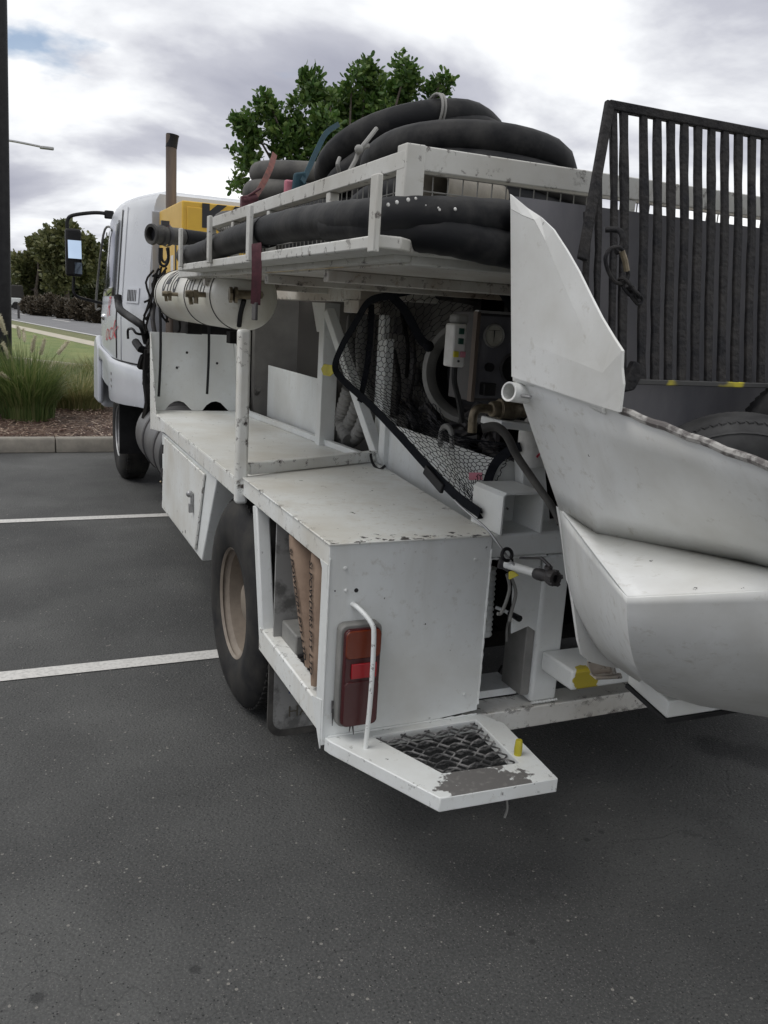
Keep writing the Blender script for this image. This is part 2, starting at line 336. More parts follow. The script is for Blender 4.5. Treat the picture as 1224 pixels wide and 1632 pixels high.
# ---------------------------------------------------------------- ground
def asphalt_mat(name, c1, c2, stones=True):
    m, t, p = base_mat(name, c1, .85); L = t.links.new
    g = N(t, 'ShaderNodeNewGeometry')
    big = N(t, 'ShaderNodeTexNoise'); L(g.outputs['Position'], big.inputs['Vector']); big.inputs['Scale'].default_value = .9; big.inputs['Detail'].default_value = 6
    fine = N(t, 'ShaderNodeTexNoise'); L(g.outputs['Position'], fine.inputs['Vector']); fine.inputs['Scale'].default_value = 140; fine.inputs['Detail'].default_value = 4; fine.inputs['Roughness'].default_value = .8
    mx = N(t, 'ShaderNodeMath', operation='MULTIPLY_ADD'); L(fine.outputs[0], mx.inputs[0]); mx.inputs[1].default_value = .55; mm = N(t, 'ShaderNodeMath', operation='MULTIPLY'); L(big.outputs[0], mm.inputs[0]); mm.inputs[1].default_value = .45; L(mm.outputs[0], mx.inputs[2])
    cr = N(t, 'ShaderNodeValToRGB'); L(mx.outputs[0], cr.inputs[0]); e = cr.color_ramp.elements
    e[0].position = .40; e[0].color = (*c1, 1); e[1].position = .60; e[1].color = (*c2, 1)
    colr = cr.outputs[0]
    if stones:
        pn = N(t, 'ShaderNodeTexNoise'); L(g.outputs['Position'], pn.inputs['Vector']); pn.inputs['Scale'].default_value = 2.7; pn.inputs['Detail'].default_value = 7; pn.inputs['Distortion'].default_value = .6
        pr_ = N(t, 'ShaderNodeMapRange'); L(pn.outputs[0], pr_.inputs[0]); pr_.inputs[1].default_value = .42; pr_.inputs[2].default_value = .66; pr_.inputs[3].default_value = 0; pr_.inputs[4].default_value = .28
        px_ = N(t, 'ShaderNodeMix', data_type='RGBA'); L(pr_.outputs[0], px_.inputs[0]); L(colr, px_.inputs[6]); px_.inputs[7].default_value = (.034,.034,.034,1); colr = px_.outputs[2]
        # a hairline crack or two
        ck = N(t, 'ShaderNodeTexVoronoi', feature='DISTANCE_TO_EDGE'); wn = N(t, 'ShaderNodeVectorMath', operation='MULTIPLY_ADD'); L(pn.outputs[1], wn.inputs[0]); wn.inputs[1].default_value = (.8,.8,0); L(g.outputs['Position'], wn.inputs[2]); L(wn.outputs[0], ck.inputs['Vector']); ck.inputs['Scale'].default_value = .33
        c1_ = N(t, 'ShaderNodeMapRange'); L(ck.outputs['Distance'], c1_.inputs[0]); c1_.inputs[1].default_value = .0006; c1_.inputs[2].default_value = .0016; c1_.inputs[3].default_value = .55; c1_.inputs[4].default_value = 0
        c2_ = N(t, 'ShaderNodeMath', operation='MULTIPLY'); L(c1_.outputs[0], c2_.inputs[0]); L(big.outputs[0], c2_.inputs[1])
        px_ = N(t, 'ShaderNodeMix', data_type='RGBA'); L(c2_.outputs[0], px_.inputs[0]); L(colr, px_.inputs[6]); px_.inputs[7].default_value = (.012,.012,.012,1); colr = px_.outputs[2]
    vo = N(t, 'ShaderNodeTexVoronoi'); L(g.outputs['Position'], vo.inputs['Vector']); vo.inputs['Scale'].default_value = 95; vo.inputs['Randomness'].default_value = 1
    if stones:
        for sc, th, cc in ((210, .88, (.15,.147,.138)), (110, .988, (.25,.24,.22)), (120, .86, (.015,.015,.016)), (150, .84, (.125,.12,.115)), (70, .985, (.22,.21,.19))):
            v = N(t, 'ShaderNodeTexVoronoi'); L(g.outputs['Position'], v.inputs['Vector']); v.inputs['Scale'].default_value = sc
            sp = N(t, 'ShaderNodeSeparateColor'); L(v.outputs['Color'], sp.inputs[0])
            a = N(t, 'ShaderNodeMath', operation='GREATER_THAN'); L(sp.outputs[0], a.inputs[0]); a.inputs[1].default_value = th
            b = N(t, 'ShaderNodeMath', operation='LESS_THAN'); L(v.outputs['Distance'], b.inputs[0]); b.inputs[1].default_value = .30
            c = N(t, 'ShaderNodeMath', operation='MULTIPLY'); L(a.outputs[0], c.inputs[0]); L(b.outputs[0], c.inputs[1])
            x = N(t, 'ShaderNodeMix', data_type='RGBA'); L(c.outputs[0], x.inputs[0]); L(colr, x.inputs[6]); x.inputs[7].default_value = (*cc, 1); colr = x.outputs[2]
        # small oil drips, where they lie on the lot
        for (qx, qy, rad) in ((311,1545,.016),(815,1488,.012),(848,1501,.011),(935,1338,.012),(958,1326,.012),(950,1310,.008),(1140,1190,.10),(1210,1205,.12),(60,1590,.02)):
            o = at(qx, qy, Z=0)
            vd = N(t, 'ShaderNodeVectorMath', operation='DISTANCE'); L(g.outputs['Position'], vd.inputs[0]); vd.inputs[1].default_value = o
            ad = N(t, 'ShaderNodeMath', operation='MULTIPLY_ADD'); L(fine.outputs[0], ad.inputs[0]); ad.inputs[1].default_value = rad*.7; L(vd.outputs['Value'], ad.inputs[2])
            mr = N(t, 'ShaderNodeMapRange'); L(ad.outputs[0], mr.inputs[0]); mr.inputs[1].default_value = rad*.95; mr.inputs[2].default_value = rad*1.5; mr.inputs[3].default_value = .6; mr.inputs[4].default_value = 0
            x = N(t, 'ShaderNodeMix', data_type='RGBA'); L(mr.outputs[0], x.inputs[0]); L(colr, x.inputs[6]); x.inputs[7].default_value = (.012,.012,.013,1); colr = x.outputs[2]
    L(colr, p.inputs['Base Color'])
    hs = N(t, 'ShaderNodeMath', operation='MULTIPLY_ADD'); L(vo.outputs['Distance'], hs.inputs[0]); hs.inputs[1].default_value = -.9; L(fine.outputs[0], hs.inputs[2])
    b = N(t, 'ShaderNodeBump'); b.inputs['Strength'].default_value = .75; b.inputs['Distance'].default_value = .004; L(hs.outputs[0], b.inputs['Height']); L(b.outputs[0], p.inputs['Normal'])
    return m
M['asphalt'] = asphalt_mat('asphalt', (.040,.041,.0405), (.110,.111,.107))
M['road'] = asphalt_mat('road_asphalt', (.13,.13,.135), (.17,.17,.175), False)
M['line'] = varied('line_paint', (.62,.61,.58), (.36,.355,.34), .7, scale=60, lo=.45, hi=.8, bump=.4, bscale=140)
M['kerb'] = varied('kerb_concrete', (.26,.24,.20), (.19,.175,.15), .85, scale=9, bump=.4, bscale=120)
M['path'] = varied('path_concrete', (.46,.42,.33), (.38,.35,.28), .85, scale=3)
M['lawn'] = varied('lawn', (.10,.145,.035), (.19,.21,.07), .95, scale=1.2, detail=10, lo=.36, hi=.66, bump=1, bscale=18, stretch=(1,.5,1), bdist=.05)
M['verge'] = varied('verge_grass', (.10,.12,.045), (.17,.165,.075), .95, scale=1.5, detail=9, bump=1, bscale=14, bdist=.05)
M['soil'] = varied('mulch_bed', (.07,.045,.035), (.15,.10,.075), .95, scale=16, detail=8, bump=1, bscale=30, bdist=.03)
def slab(name, pts, z, mat, h=None, kind='structure'):
    m = MB()
    if h: m.prism([(x, y, z) for x, y in pts], (0, 0, -h))
    else: m.add([(x, y, z) for x, y in pts], [tuple(range(len(pts)))])
    return m.build(name, mat, smooth=None, kind=kind)
GZ = .10
o = slab('ground', [(-900,-900),(900,-900),(900,900),(-900,900)], -.03, M['verge'])
slab('car_park', [(-40,-30),(60,-30),(60,9.42),(-40,9.42)], 0, M['asphalt'])
for yy in (3.725, 6.50, .95, -1.8):
    if yy > 2: slab('parking_line', [(-2.6,yy-.05),(2.7,yy-.05),(2.7,yy+.05),(-2.6,yy+.05)], .004, M['line'])
k = thing('kerb', (0, 9.47, 0), 'kerb', 'kerb'); del k['label']; del k['category']; k['kind'] = 'structure'
proto = None
for i in range(-5, 9):
    x0 = .47 + i*2.0
    m = MB()
    if proto is None:
        pr = [(9.41,0),(9.425,.13),(9.445,.15),(9.56,.15),(9.56,0)]
        proto = MB().prism([(x0+.004,y,z) for y,z in pr], (1.992,0,0)).build('kerb_stone', M['kerb'], k, bevel=.008)
        px0 = x0
    else:
        c = proto.copy(); COL.objects.link(c); c.parent = k; c.location.x += x0-px0
# lie of the land past the kerb
bed_end = 21.5
slab('garden_bed', [(-40,9.56),(60,9.56),(60,bed_end-3),(-40,bed_end+3.4)], .09, M['soil'], .2)
A = at(70,577,Z=GZ); B = at(155,586,Z=GZ)
def along(a, b, s): d = (b-a); d.z = 0; d.normalize(); return a + d*s
def strip(name, p, q, w0, w1, z, mat):   # a band whose centre runs p->q; w: widths to the left and right (metres)
    d = (q-p); d.z = 0; d.normalize(); n = Vector((-d.y, d.x, 0)); a = p-d*90; b = q+d*160
    return slab(name, [tuple((a+n*w0)[:2]), tuple((a+n*w1)[:2]), tuple((b+n*w1)[:2]), tuple((b+n*w0)[:2])], z, mat)
d = (B-A); d.normalize()
slab('lawn', [(-60, A.y+60*.95), (A.x-30*d.x, A.y-30*d.y), (B.x+60*d.x, B.y+60*d.y), (160, 60), (160, 160), (-60, 160)], .096, M['lawn'], .2)
edge = MB(); pa, pb = A-d*9, B+d*14; edge.beam((pa.x,pa.y,.08), (pb.x,pb.y,.08), .14, .12); edge.build('lawn_edging', M['path'], kind='structure')
rp, rq = at(18,510,Z=GZ), at(160,537,Z=GZ); rt = at(90, 498, Z=GZ)
dr = (rq-rp); dr.z = 0; dr.normalize(); nr = Vector((-dr.y, dr.x, 0))
if nr.dot(rt-rp) < 0: nr = -nr
rw = nr.dot(rt-rp)
def band(name, a, b, z, mat, s0=-200, s1=120):
    return slab(name, [tuple((rp+nr*a+dr*s0)[:2]), tuple((rp+nr*b+dr*s0)[:2]), tuple((rp+nr*b+dr*s1)[:2]), tuple((rp+nr*a+dr*s1)[:2])], z, mat)
pt0, pb0 = nr.dot(at(100,534,Z=GZ)-rp), nr.dot(at(100,540.5,Z=GZ)-rp)
rfar = max(7.5, min(rw, 11))
band('footpath', pb0, pt0, .104, M['path']); band('near_verge', pt0, -.1, .1, M['verge'])
band('road', -.1, rfar, .108, M['road']); band('road_edge_line', .0, .16, .112, M['line'])
band('far_verge', rfar, rfar+120, .1, M['verge'])
dc = nr.dot(at(97,511,Z=GZ)-rp); s_ = dr.dot(at(97,511,Z=GZ)-rp)
for k_ in range(-3, 4): band('road_dash', dc-.09, dc+.09, .112, M['line'], s_-2.2+k_*12, s_+2.2+k_*12)

# ---------------------------------------------------------------- mulch, grasses
M['chip'] = None
def mulch_pieces():
    m = MB()
    for i in range(5200):
        x = rnd.uniform(-.9, 1.9); y = 9.6 + 3.4*rnd.random()**1.4; l = rnd.choice([.02,.03,.04,.06,.10])*rnd.uniform(.6,1.4)
        a = rnd.uniform(0, math.pi); tl = rnd.uniform(-.25,.3); dd = Vector((math.cos(a), math.sin(a), tl))
        c = Vector((x, y, .1+rnd.uniform(0,.035))); m.beam(c-dd*l/2, c+dd*l/2, rnd.uniform(.004,.014), .004)
    return m.build('mulch', M['chip'], kind='stuff', smooth=None)
def blades(m, c, n, h, spread, w=.006, bend=1.0, seed=0, base=.12):
    r = random.Random(seed)
    for i in range(n):
        a = r.uniform(0, 2*math.pi); rad = base*math.sqrt(r.random()); hh = h*r.uniform(.55,1.05); out = spread*r.uniform(.15,1.0)*bend
        b0 = Vector(c)+Vector((math.cos(a)*rad, math.sin(a)*rad, 0)); a2 = a+r.uniform(-.5,.5)
        d = Vector((math.cos(a2), math.sin(a2), 0)); s = Vector((-d.y, d.x, 0))*w*r.uniform(.6,1.2)
        P = []
        for k in range(5):
            t = k/4; P.append(b0 + d*out*(t**1.9) + Vector((0,0,hh*(t - .33*(out/spread)*t**3))))
        vs = []
        for k, p in enumerate(P[:-1]): ww = s*(1-.75*k/4); vs += [p-ww, p+ww]
        vs.append(P[-1]); m.add(vs, [(0,1,3,2),(2,3,5,4),(4,5,7,6),(6,7,8)])
def leafmat(name, c1, c2, c3, trans=.25):
    m, t, p = base_mat(name, c1, .55); L = t.links.new
    oi = N(t, 'ShaderNodeNewGeometry')
    r = N(t, 'ShaderNodeValToRGB'); L(oi.outputs['Random Per Island'], r.inputs[0]); e = r.color_ramp.elements
    e[0].color = (*c1,1); e[1].color = (*c3,1); q = e.new(.5); q.color = (*c2,1)
    L(r.outputs[0], p.inputs['Base Color'])
    tr = N(t, 'ShaderNodeBsdfTranslucent'); L(r.outputs[0], tr.inputs[0]); mx = N(t, 'ShaderNodeMixShader'); mx.inputs[0].default_value = trans
    L(p.outputs[0], mx.inputs[1]); L(tr.outputs[0], mx.inputs[2]); L(mx.outputs[0], t.nodes['Material Output'].inputs[0])
    return m
M['blade'] = leafmat('grass_blades', (.06,.11,.025), (.11,.17,.045), (.24,.25,.10), .4)
M['blade2'] = leafmat('pale_grass_blades', (.12,.15,.05), (.20,.21,.08), (.36,.31,.15), .4)
M['seed'] = leafmat('seed_heads', (.52,.50,.36), (.62,.58,.42), (.45,.40,.26), .4)
def grass_clump(c, n, h, spread, seed, label, heads=(), mat='blade', base=.16):
    t = thing('grass_clump', c, label, 'ornamental grass', 'ornamental grasses in the mulch bed')
    m = MB(); blades(m, c, n, h, spread, seed=seed, base=base); m.build('blades', M[mat], t, kind='stuff', smooth=None, origin=c)
    r = random.Random(seed+5)
    for (hx, hy, yy) in heads:
        p = at(hx, hy, Y=yy); b = Vector(c)+Vector((r.uniform(-.05,.05), r.uniform(-.05,.05), 0))
        mid = b.lerp(p, .6)+Vector((0,0,.12)); path = catmull([b, mid, p], 5); MB().tube(path, .0022, 4).build('stem', M['blade2'], t)
        dd = (p-mid).normalized(); hm = MB(); L_ = .20
        hm.tube([p-dd*L_*.5, p-dd*L_*.2, p+dd*L_*.2, p+dd*L_*.5], [.008,.020,.018,.004], 6)
        for k in range(170):
            s = r.uniform(-.5,.5)*L_; q = p+dd*s; u = Vector((r.gauss(0,1), r.gauss(0,1), r.gauss(0,1))).normalized()
            e = q+u*.038+dd*.016; hm.add([q, q+dd*.012, e], [(0,1,2)])
        hm.build('seed_head', M['seed'], t, smooth=None)
    return t
g0 = at(45, 668, Z=.1)
M['chip'] = leafmat('mulch_chips', (.05,.028,.022), (.15,.085,.06), (.42,.33,.25), 0); mulch_pieces()
grass_clump(g0, 1600, 1.02, .66, 3, 'big green fountain grass clump beside the black pole behind the kerb',
    [(53,549,11.2),(68,553,11.2),(100,555,11.4),(98,556,11.8),(35,605,11.0),(8,600,10.9),(4,520,11.2),(38,535,11.9),(30,530,12),(80,585,11.6),(3,515,11.6),(10,560,11.3)], base=.3)
grass_clump(at(125, 650, Z=.1), 1300, .62, .75, 4, 'low pale weeping grass clump between the fountain grass and the truck cab', mat='blade2', base=.35)
grass_clump(at(100, 628, Z=.1), 1100, .55, .8, 14, 'low weeping grass clump farther back by the lawn edging', mat='blade', base=.4)
grass_clump(at(165, 622, Z=.1), 1200, .7, .85, 24, 'weeping grass clump half hidden behind the truck bumper', mat='blade2', base=.4)
grass_clump(at(-40, 660, Z=.1), 1300, 1.1, .8, 5, 'fountain grass clump left of the black pole', base=.3)
grass_clump(at(12, 640, Z=.1), 700, .8, .7, 45, 'fountain grass clump just behind the black pole', base=.25)
# tussocks of lawn close enough to read
def tufts():
    m = MB(); r = random.Random(2)
    for i in range(1700):
        x = r.uniform(-2.5, 4.5); y = r.uniform(12.6, 20.5)
        blades(m, (x,y,.09), 5, r.uniform(.08,.3), .16, w=.006, seed=i, base=.08)
    m.build('ground_cover', M['blade2'], kind='stuff', smooth=None)
tufts()

# ---------------------------------------------------------------- poles and roadside
pp = thing('lamp_post', (at(4,560,Y=12).x, 12, .09), 'black painted post standing in the garden bed at the left edge', 'pole')
c = WL[pp.name]
MB().lathe([(.092,0),(.088,13.9),(.07,13.95)], c, (.024,0,1), 24).build('shaft', M['black'], pp)
MB().lathe([(.16,0),(.16,.03),(.09,.035)], c+Vector((0,0,.002)), (0,0,1), 24).build('base_flange', M['steel'], pp)
lp0 = at(4, 500, Y=40); hd = at(85, 237, Y=40)
lp = thing('street_lamp', (lp0.x, 40, .1), 'grey roadside street lamp with long curved arm beyond the black post', 'street lamp')
MB().tube([(lp0.x,40,.1),(lp0.x,40,4)], [.09,.075], 10).build('post', M['galv'], lp)
MB().tube(catmull([(lp0.x,40,4),(lp0.x,40,hd.z-.30),(lp0.x+.08,40,hd.z+.02),(lp0.x+.5,40,hd.z+.10),(hd.x-.5,40,hd.z+.02)],5), .045, 8).build('arm', M['galv'], lp)
MB().box(hd.x-.52,hd.x+.02,39.88,40.12,hd.z-.06,hd.z+.05).build('lamp_head', M['galv'], lp, bevel=.03)
mk = at(30, 508, Z=.1); 
tag(MB().prism([(mk.x-.07,mk.y,.1),(mk.x+.07,mk.y,.1),(mk.x+.06,mk.y,.85),(mk.x,mk.y,.92),(mk.x-.06,mk.y,.85)], (0,.04,0)).build('marker_post', M['steel']), 'short dark marker post on the near verge of the road', 'marker post')

# ---------------------------------------------------------------- trees
def leaf_cloud(m, centre, rad, n, size, r, squash=.8, cluster=5):
    centre = Vector(centre); cnt = 0
    while cnt < n:
        u = Vector((r.gauss(0,1), r.gauss(0,1), r.gauss(0,1))).normalized()*rad*(r.random()**.45)
        u.z *= squash; tip = centre+u
        for k in range(cluster):
            d = (u.normalized()*.6 + Vector((r.gauss(0,.7), r.gauss(0,.7), r.gauss(.45,.5)))).normalized()
            s = d.cross(Vector((r.gauss(0,1), r.gauss(0,1), r.gauss(0,1)))).normalized(); nn = d.cross(s)
            L_ = size*r.uniform(.7,1.3); w = L_*.30; b = tip+Vector((r.gauss(0,size*.35), r.gauss(0,size*.35), r.gauss(0,size*.35)))
            m.add([b, b+d*L_*.45+s*w*.8+nn*w*.25, b+d*L_*.85+s*w*.7+nn*w*.1, b+d*L_, b+d*L_*.85-s*w*.7+nn*w*.1, b+d*L_*.45-s*w*.8+nn*w*.25], [(0,1,2,3),(0,3,4,5)])
            cnt += 1
def tree(name, base, lobes, label, cat, leafm, n, size, trunk_r, group=None, seed=0, cluster=5, squash=.85, split=0):
    r = random.Random(seed); base = Vector(base); t = thing(name, base, label, cat, group)
    if split:
        L2 = []
        for c, rad in lobes:
            c = Vector(c)
            for k in range(split):
                u = Vector((r.gauss(0,1), r.gauss(0,.7), r.gauss(0,1))).normalized()*rad*r.uniform(.35,.95); L2.append((c+u, rad*r.uniform(.22,.5)))
            L2.append((c, rad*.62))
        lobes_l = L2
    else: lobes_l = lobes
    m = MB(); tot = sum(l[1]**2 for l in lobes_l)
    for c, rad in lobes_l: leaf_cloud(m, c, rad, int(n*rad*rad/tot), size, r, squash, cluster)
    cr = m.build('crown', leafm, t, smooth=None, kind='stuff')
    tm = MB(); cen = sum((Vector(c) for c, _ in lobes), Vector())/len(lobes)
    fork = Vector((base.x*.6+cen.x*.4, base.y, base.z+(cen.z-base.z)*.45))
    tm.tube(catmull([base, base.lerp(fork,.5)+Vector((r.uniform(-.1,.1)*trunk_r*8,0,0)), fork], 4), [trunk_r*(1-.4*i/8) for i in range(9)], 10)
    for c, rad in lobes:
        c = Vector(c); mid = fork.lerp(c,.5)+Vector((r.uniform(-.15,.15)*rad,0,-.1*rad)); P = catmull([fork, mid, c+Vector((0,0,rad*.5))], 4)
        tm.tube(P, [trunk_r*.5*(1-.85*i/(len(P)-1)) for i in range(len(P))], 6)
    tm.build('trunk', M['bark'], t)
    return t
M['bark'] = varied('bark', (.07,.055,.045), (.13,.11,.09), .9, scale=8, bump=.6, bscale=30, bdist=.01)
M['leaf'] = leafmat('broad_leaves', (.035,.085,.016), (.07,.14,.026), (.14,.21,.05), .32)
M['leafd'] = leafmat('distant_leaves', (.03,.042,.018), (.055,.068,.028), (.10,.105,.045), .2)
M['leafo'] = leafmat('olive_leaves', (.065,.08,.03), (.11,.12,.045), (.17,.17,.07), .25)
M['hedge'] = leafmat('bronze_hedge_leaves', (.04,.034,.022), (.062,.048,.03), (.09,.07,.045), .1)
def lobe(x, y, rpx, Y):
    c = at(x, y, Y=Y); return (c, rpx/FPX*(c-EYE).dot(FW))
near = [lobe(*a) for a in [(398,213,34,16),(385,288,14,16.3),(392,255,26,16),(430,178,24,15.8),(452,200,44,16.2),(490,128,20,16),(503,150,26,16.1),(524,152,10,16),
        (470,250,60,16),(430,290,34,16.2),(540,190,40,16.6),(584,122,27,16),(590,150,26,16.2),(648,114,27,16.1),(640,145,36,16.6),(708,128,16,16),(700,142,22,16.2),
        (600,190,60,16.4),(520,230,50,15.6),(560,230,60,16.8),(650,200,55,16.7),(700,190,34,16.5),(560,145,16,16),(372,300,6,16),(500,315,46,16.2),(565,320,60,16),(640,300,55,16.3),(560,270,60,16.4),(690,280,36,16.2)]]
tree('broadleaf_tree', (at(560,400,Y=16.3).x, 16.3, .09), near, 'dense green broadleaf tree standing behind the hoses on the rack', 'tree', M['leaf'], 25000, .120, .13, seed=11, cluster=6, split=6)
def hill(x, y, rpx, Y): return lobe(x, y, rpx, Y)
groupf = 'trees across the road'
FT = [
 ('tall olive tree highest in the row behind the mirror', [(108,385,26),(88,395,24),(140,400,24),(118,425,36),(70,400,16),(95,440,34)], 84, 'leafo', 9500),
 ('dark wide tree right behind the truck mirror and cab', [(165,430,36),(190,420,34),(178,462,34),(215,440,40)], 96, 'leafd', 6500),
 ('rounded olive tree with a pale flank left of the tallest tree', [(58,390,20),(52,420,30),(48,452,30)], 90, 'leafo', 6000),
 ('light green tree nearest the black post across the road', [(28,425,18),(18,440,22),(30,462,22)], 110, 'leafo', 4500),
 ('dark low tree under the tallest one', [(120,465,30),(90,470,26),(150,468,26)], 92, 'leafd', 5200),
 ('dark low tree left of centre in the row', [(58,470,24),(30,478,18)], 98, 'leafd', 3500),
 ('dark tree left of the black post across the road', [(-40,440,36),(-80,430,40),(-10,455,22)], 100, 'leafd', 4500),
 ('far tree beyond the truck', [(280,440,50),(340,450,50)], 105, 'leafd', 4500),
 ('far tree behind the hose rack', [(430,470,50),(500,480,50)], 110, 'leafd', 4000),
]
for i, (lab, ls, Y, mt, n) in enumerate(FT):
    L_ = [lobe(x, y, rp_, Y+rnd.uniform(-2,2)) for x, y, rp_ in ls]
    tree('roadside_tree', (L_[0][0].x, Y, .1), L_, lab, 'tree', M[mt], n, .50, .3, groupf, seed=30+i, cluster=4, split=6)
for i, (x, y, rp_, Y, lab) in enumerate([(50,482,17,70,'bronze hedge bush at the left end of the verge'),(80,487,22,66,'largest bronze bush in the middle of the verge'),(62,484,15,67,'small bronze bush squeezed between its two larger neighbours'),(130,495,22,58,'bronze bush beside the truck cab across the road'),(158,500,20,55,'bronze bush half hidden behind the truck cab'),(104,489,18,62,'bronze bush right of the largest one')]):
    c, rad = lobe(x, y, rp_, Y); m = MB(); r = random.Random(i)
    leaf_cloud(m, (c.x, c.y, .1+rad*.75), rad, 2600, .2, r, .8, 4)
    m.v = [(a, b, max(c_, .1)) for a, b, c_ in m.v]
    tag(m.build('hedge_bush', M['hedge'], smooth=None), lab, 'bush', 'bronze bushes along the far verge')
# vehicle under the trees
v = at(18, 486, Y=88); car = thing('parked_van', (v.x-.9, 88, .1), 'dark van with a pale lower body parked beneath the trees beyond the black post', 'van')
cx_ = v.x-.9; MB().prism([(cx_-2.2,0+87.2,.45),(cx_+2.1,87.2,.45),(cx_+2.1,87.2,1.15),(cx_-2.2,87.2,1.15)], (0,1.8,0)).build('lower_body', M['white'], car, bevel=.08)
MB().prism([(cx_-2.15,87.25,1.15),(cx_+2.05,87.25,1.15),(cx_+1.9,87.25,2.3),(cx_-1.6,87.25,2.3)], (0,1.7,0)).build('upper_body', M['cover'], car, bevel=.1)
for s in (-1.3, 1.3):
    MB().lathe([(.33,0),(.35,.04),(.35,.18),(.33,.22)], (cx_+s, 87.1, .45), (0,1,0), 16).build('wheel', M['tyre'], car)

# ================================================================ THE TRUCK
T = thing('pump_truck', (2.0, 5.4, 0), 'white concrete pump truck parked across the bays, seen from its rear left corner', 'truck')
XS = .812                       # plane of the near side of the body
def rbox(name, a, mat, parent=T, bevel=.004, **k): return MB().box(*a).build(name, mat, parent, bevel=bevel, **k)

# chassis
rbox('chassis_rail', (1.55,1.63,2.25,8.9,.56,.78), M['dark']); rbox('chassis_rail', (2.37,2.45,2.25,8.9,.56,.78), M['dark'])
for yy in (2.7, 4.3, 6.0, 7.4): rbox('chassis_crossmember', (1.632,2.368,yy,yy+.1,.60,.74), M['dark'])
MB().lathe([(.05,0),(.08,.5),(.19,.85),(.22,1.1),(.19,1.35),(.08,1.7),(.05,2.2)], (.9,3.24,.43), (1,0,0), 20).build('rear_axle', M['dark'], T)
MB().tube([(1.1,8.05,.42),(2.9,8.05,.42)], .05, 10).build('front_axle', M['dark'], T)
rbox('inner_dark_backing', (1.34,3.2,3.9,3.93,.42,.93), M['dark'])  # black backing added so the openings in the rear frame read as shade
rbox('bay_floor', (1.34,3.15,2.45,5.6,.80,.83), M['dark'])
rbox('belly_light_block', (1.36,2.64,2.5,7.2,.44,.50), M['dark']); rbox('far_light_block', (2.66,3.19,2.70,2.71,.10,.46), M['dark'])  # unseen pieces added to block skylight and darken the ground under the truck
rbox('far_sill', (2.70,3.17,5.0,7.2,.35,.85), M['dark'])
# wheels
def wheel(x, y, out, dual, r=.425, w=.22):
    s = -1 if out < 0 else 1     # out = -1: face looks to -X
    t = bpy.data.objects.new('wheel', None); COL.objects.link(t); WL[t.name] = Vector((x, y, r)); t.parent = T; t.location = WL[t.name]-WL[T.name]
    def tyre(x0):
        pr = [(.222,.0),(.235,-.012),(.30,-.022),(.36,-.016),(.395,.0),(.416,.014),(r,.035),(r,w-.035),(.416,w-.014),(.36,w+.016),(.30,w+.022),(.235,w+.012),(.222,w)]
        m = MB().lathe([(a, b*(-s)) for a, b in pr][::(1 if -s > 0 else -1)], (x0, y, r), (1,0,0), 72, False)
        for g in (.28,.5,.72):   # circumferential grooves stand as dark sunk rings between ribs
            pass
        for k in range(72):
            an = 2*math.pi*k/72
            for q0, q1 in ((.025,.062),(w-.062,w-.025)):
                c = Vector((x0, y+math.cos(an)*(r+.001), r+math.sin(an)*(r+.001)))
                dt = Vector((0,-math.sin(an),math.cos(an))); n = Vector((0,math.cos(an),math.sin(an)))
                m.beam(c+Vector((-s*q0,0,0)), c+Vector((-s*q1,0,0)), .018, .009, up=n)
        o = m.build('tyre', M['tyre'], t); return o
    tyre(x)
    if dual: tyre(x - s*.26)
    face = x - s*.0
    pr = [(.218,.004),(.226,-.006),(.232,.0),(.222,.016),(.205,.03),(.200,.105),(.178,.125),(.12,.135),(.09,.135),(.088,.06),(.07,.045),(.0,.045)]
    MB().lathe([(a, b) for a, b in pr], (face, y, r), (-s,0,0), 48, False).build('rim', M['rim'] if y < 6 else M['galv'], t)
    nb = MB()
    for k in range(8):
        a = 2*math.pi*k/8; nb.lathe([(.013,0),(.013,.02),(.007,.026)], (face - s*.132, y+.14*math.cos(a), r+.14*math.sin(a)), (s,0,0), 6)
    nb.build('wheel_nuts', M['steel'], t)
    return t
wheel(.822, 3.235, -1, True); wheel(3.178, 3.235, 1, True); wheel(.945, 8.05, -1, False); wheel(3.05, 8.05, 1, False)

# ---- rear tool box
B_ = bpy.data.objects.new('tool_box', None); COL.objects.link(B_); B_.parent = T; WL[B_.name] = Vector((1.07,2.6,.4)); B_.location = WL[B_.name]-WL[T.name]
m = MB()
m.prism([(XS,2.14,.36),(1.332,2.14,.40),(1.332,2.14,.968),(XS,2.14,.968)], (0,.006,0))
rear = m.build('rear_panel', M['white'], B_)
m = MB(); m.prism([(XS-.004,2.136,.968),(1.336,2.136,.968),(1.475,3.40,.968),(1.475,3.44,.968),(XS-.004,3.10,.968)], (0,0,.006)); m.build('top_plate', M['topw'], B_, bevel=.002)
MB().box(XS,XS+.006,2.147,3.10,.905,.9675).build('side_fascia', M['deckw'], B_, bevel=.002)
# folded corner strip, raked side post, bottom rail
MB().prism([(XS,2.1465,.37),(XS,2.20,.43),(XS,2.20,.905),(XS,2.1465,.905)], (.006,0,0)).build('corner_flange', M['white'], B_, bevel=.001)
MB().beam((XS+.028,2.945,.90),(XS+.028,2.815,.43),.052,.05,up=(1,0,0)).build('side_post', M['white'], B_, bevel=.006)
MB().beam((XS+.027,2.83,.431),(XS+.027,2.15,.43),.054,.088).build('bottom_rail', M['deckw'], B_, bevel=.006)
MB().prism([(XS-.002,2.15,.50),(XS-.002,2.235,.475),(XS-.002,2.15,.345)], (.004,0,0)).build('corner_gusset', M['white'], B_)
MB().prism([(XS-.0015,2.15,.91),(XS-.0015,2.215,.908),(XS-.0015,2.15,.84)], (.003,0,0)).build('corner_gusset', M['white'], B_)
MB().box(1.300,1.304,2.15,3.42,.42,.9665).build('inner_wall', M['greyp'], B_)
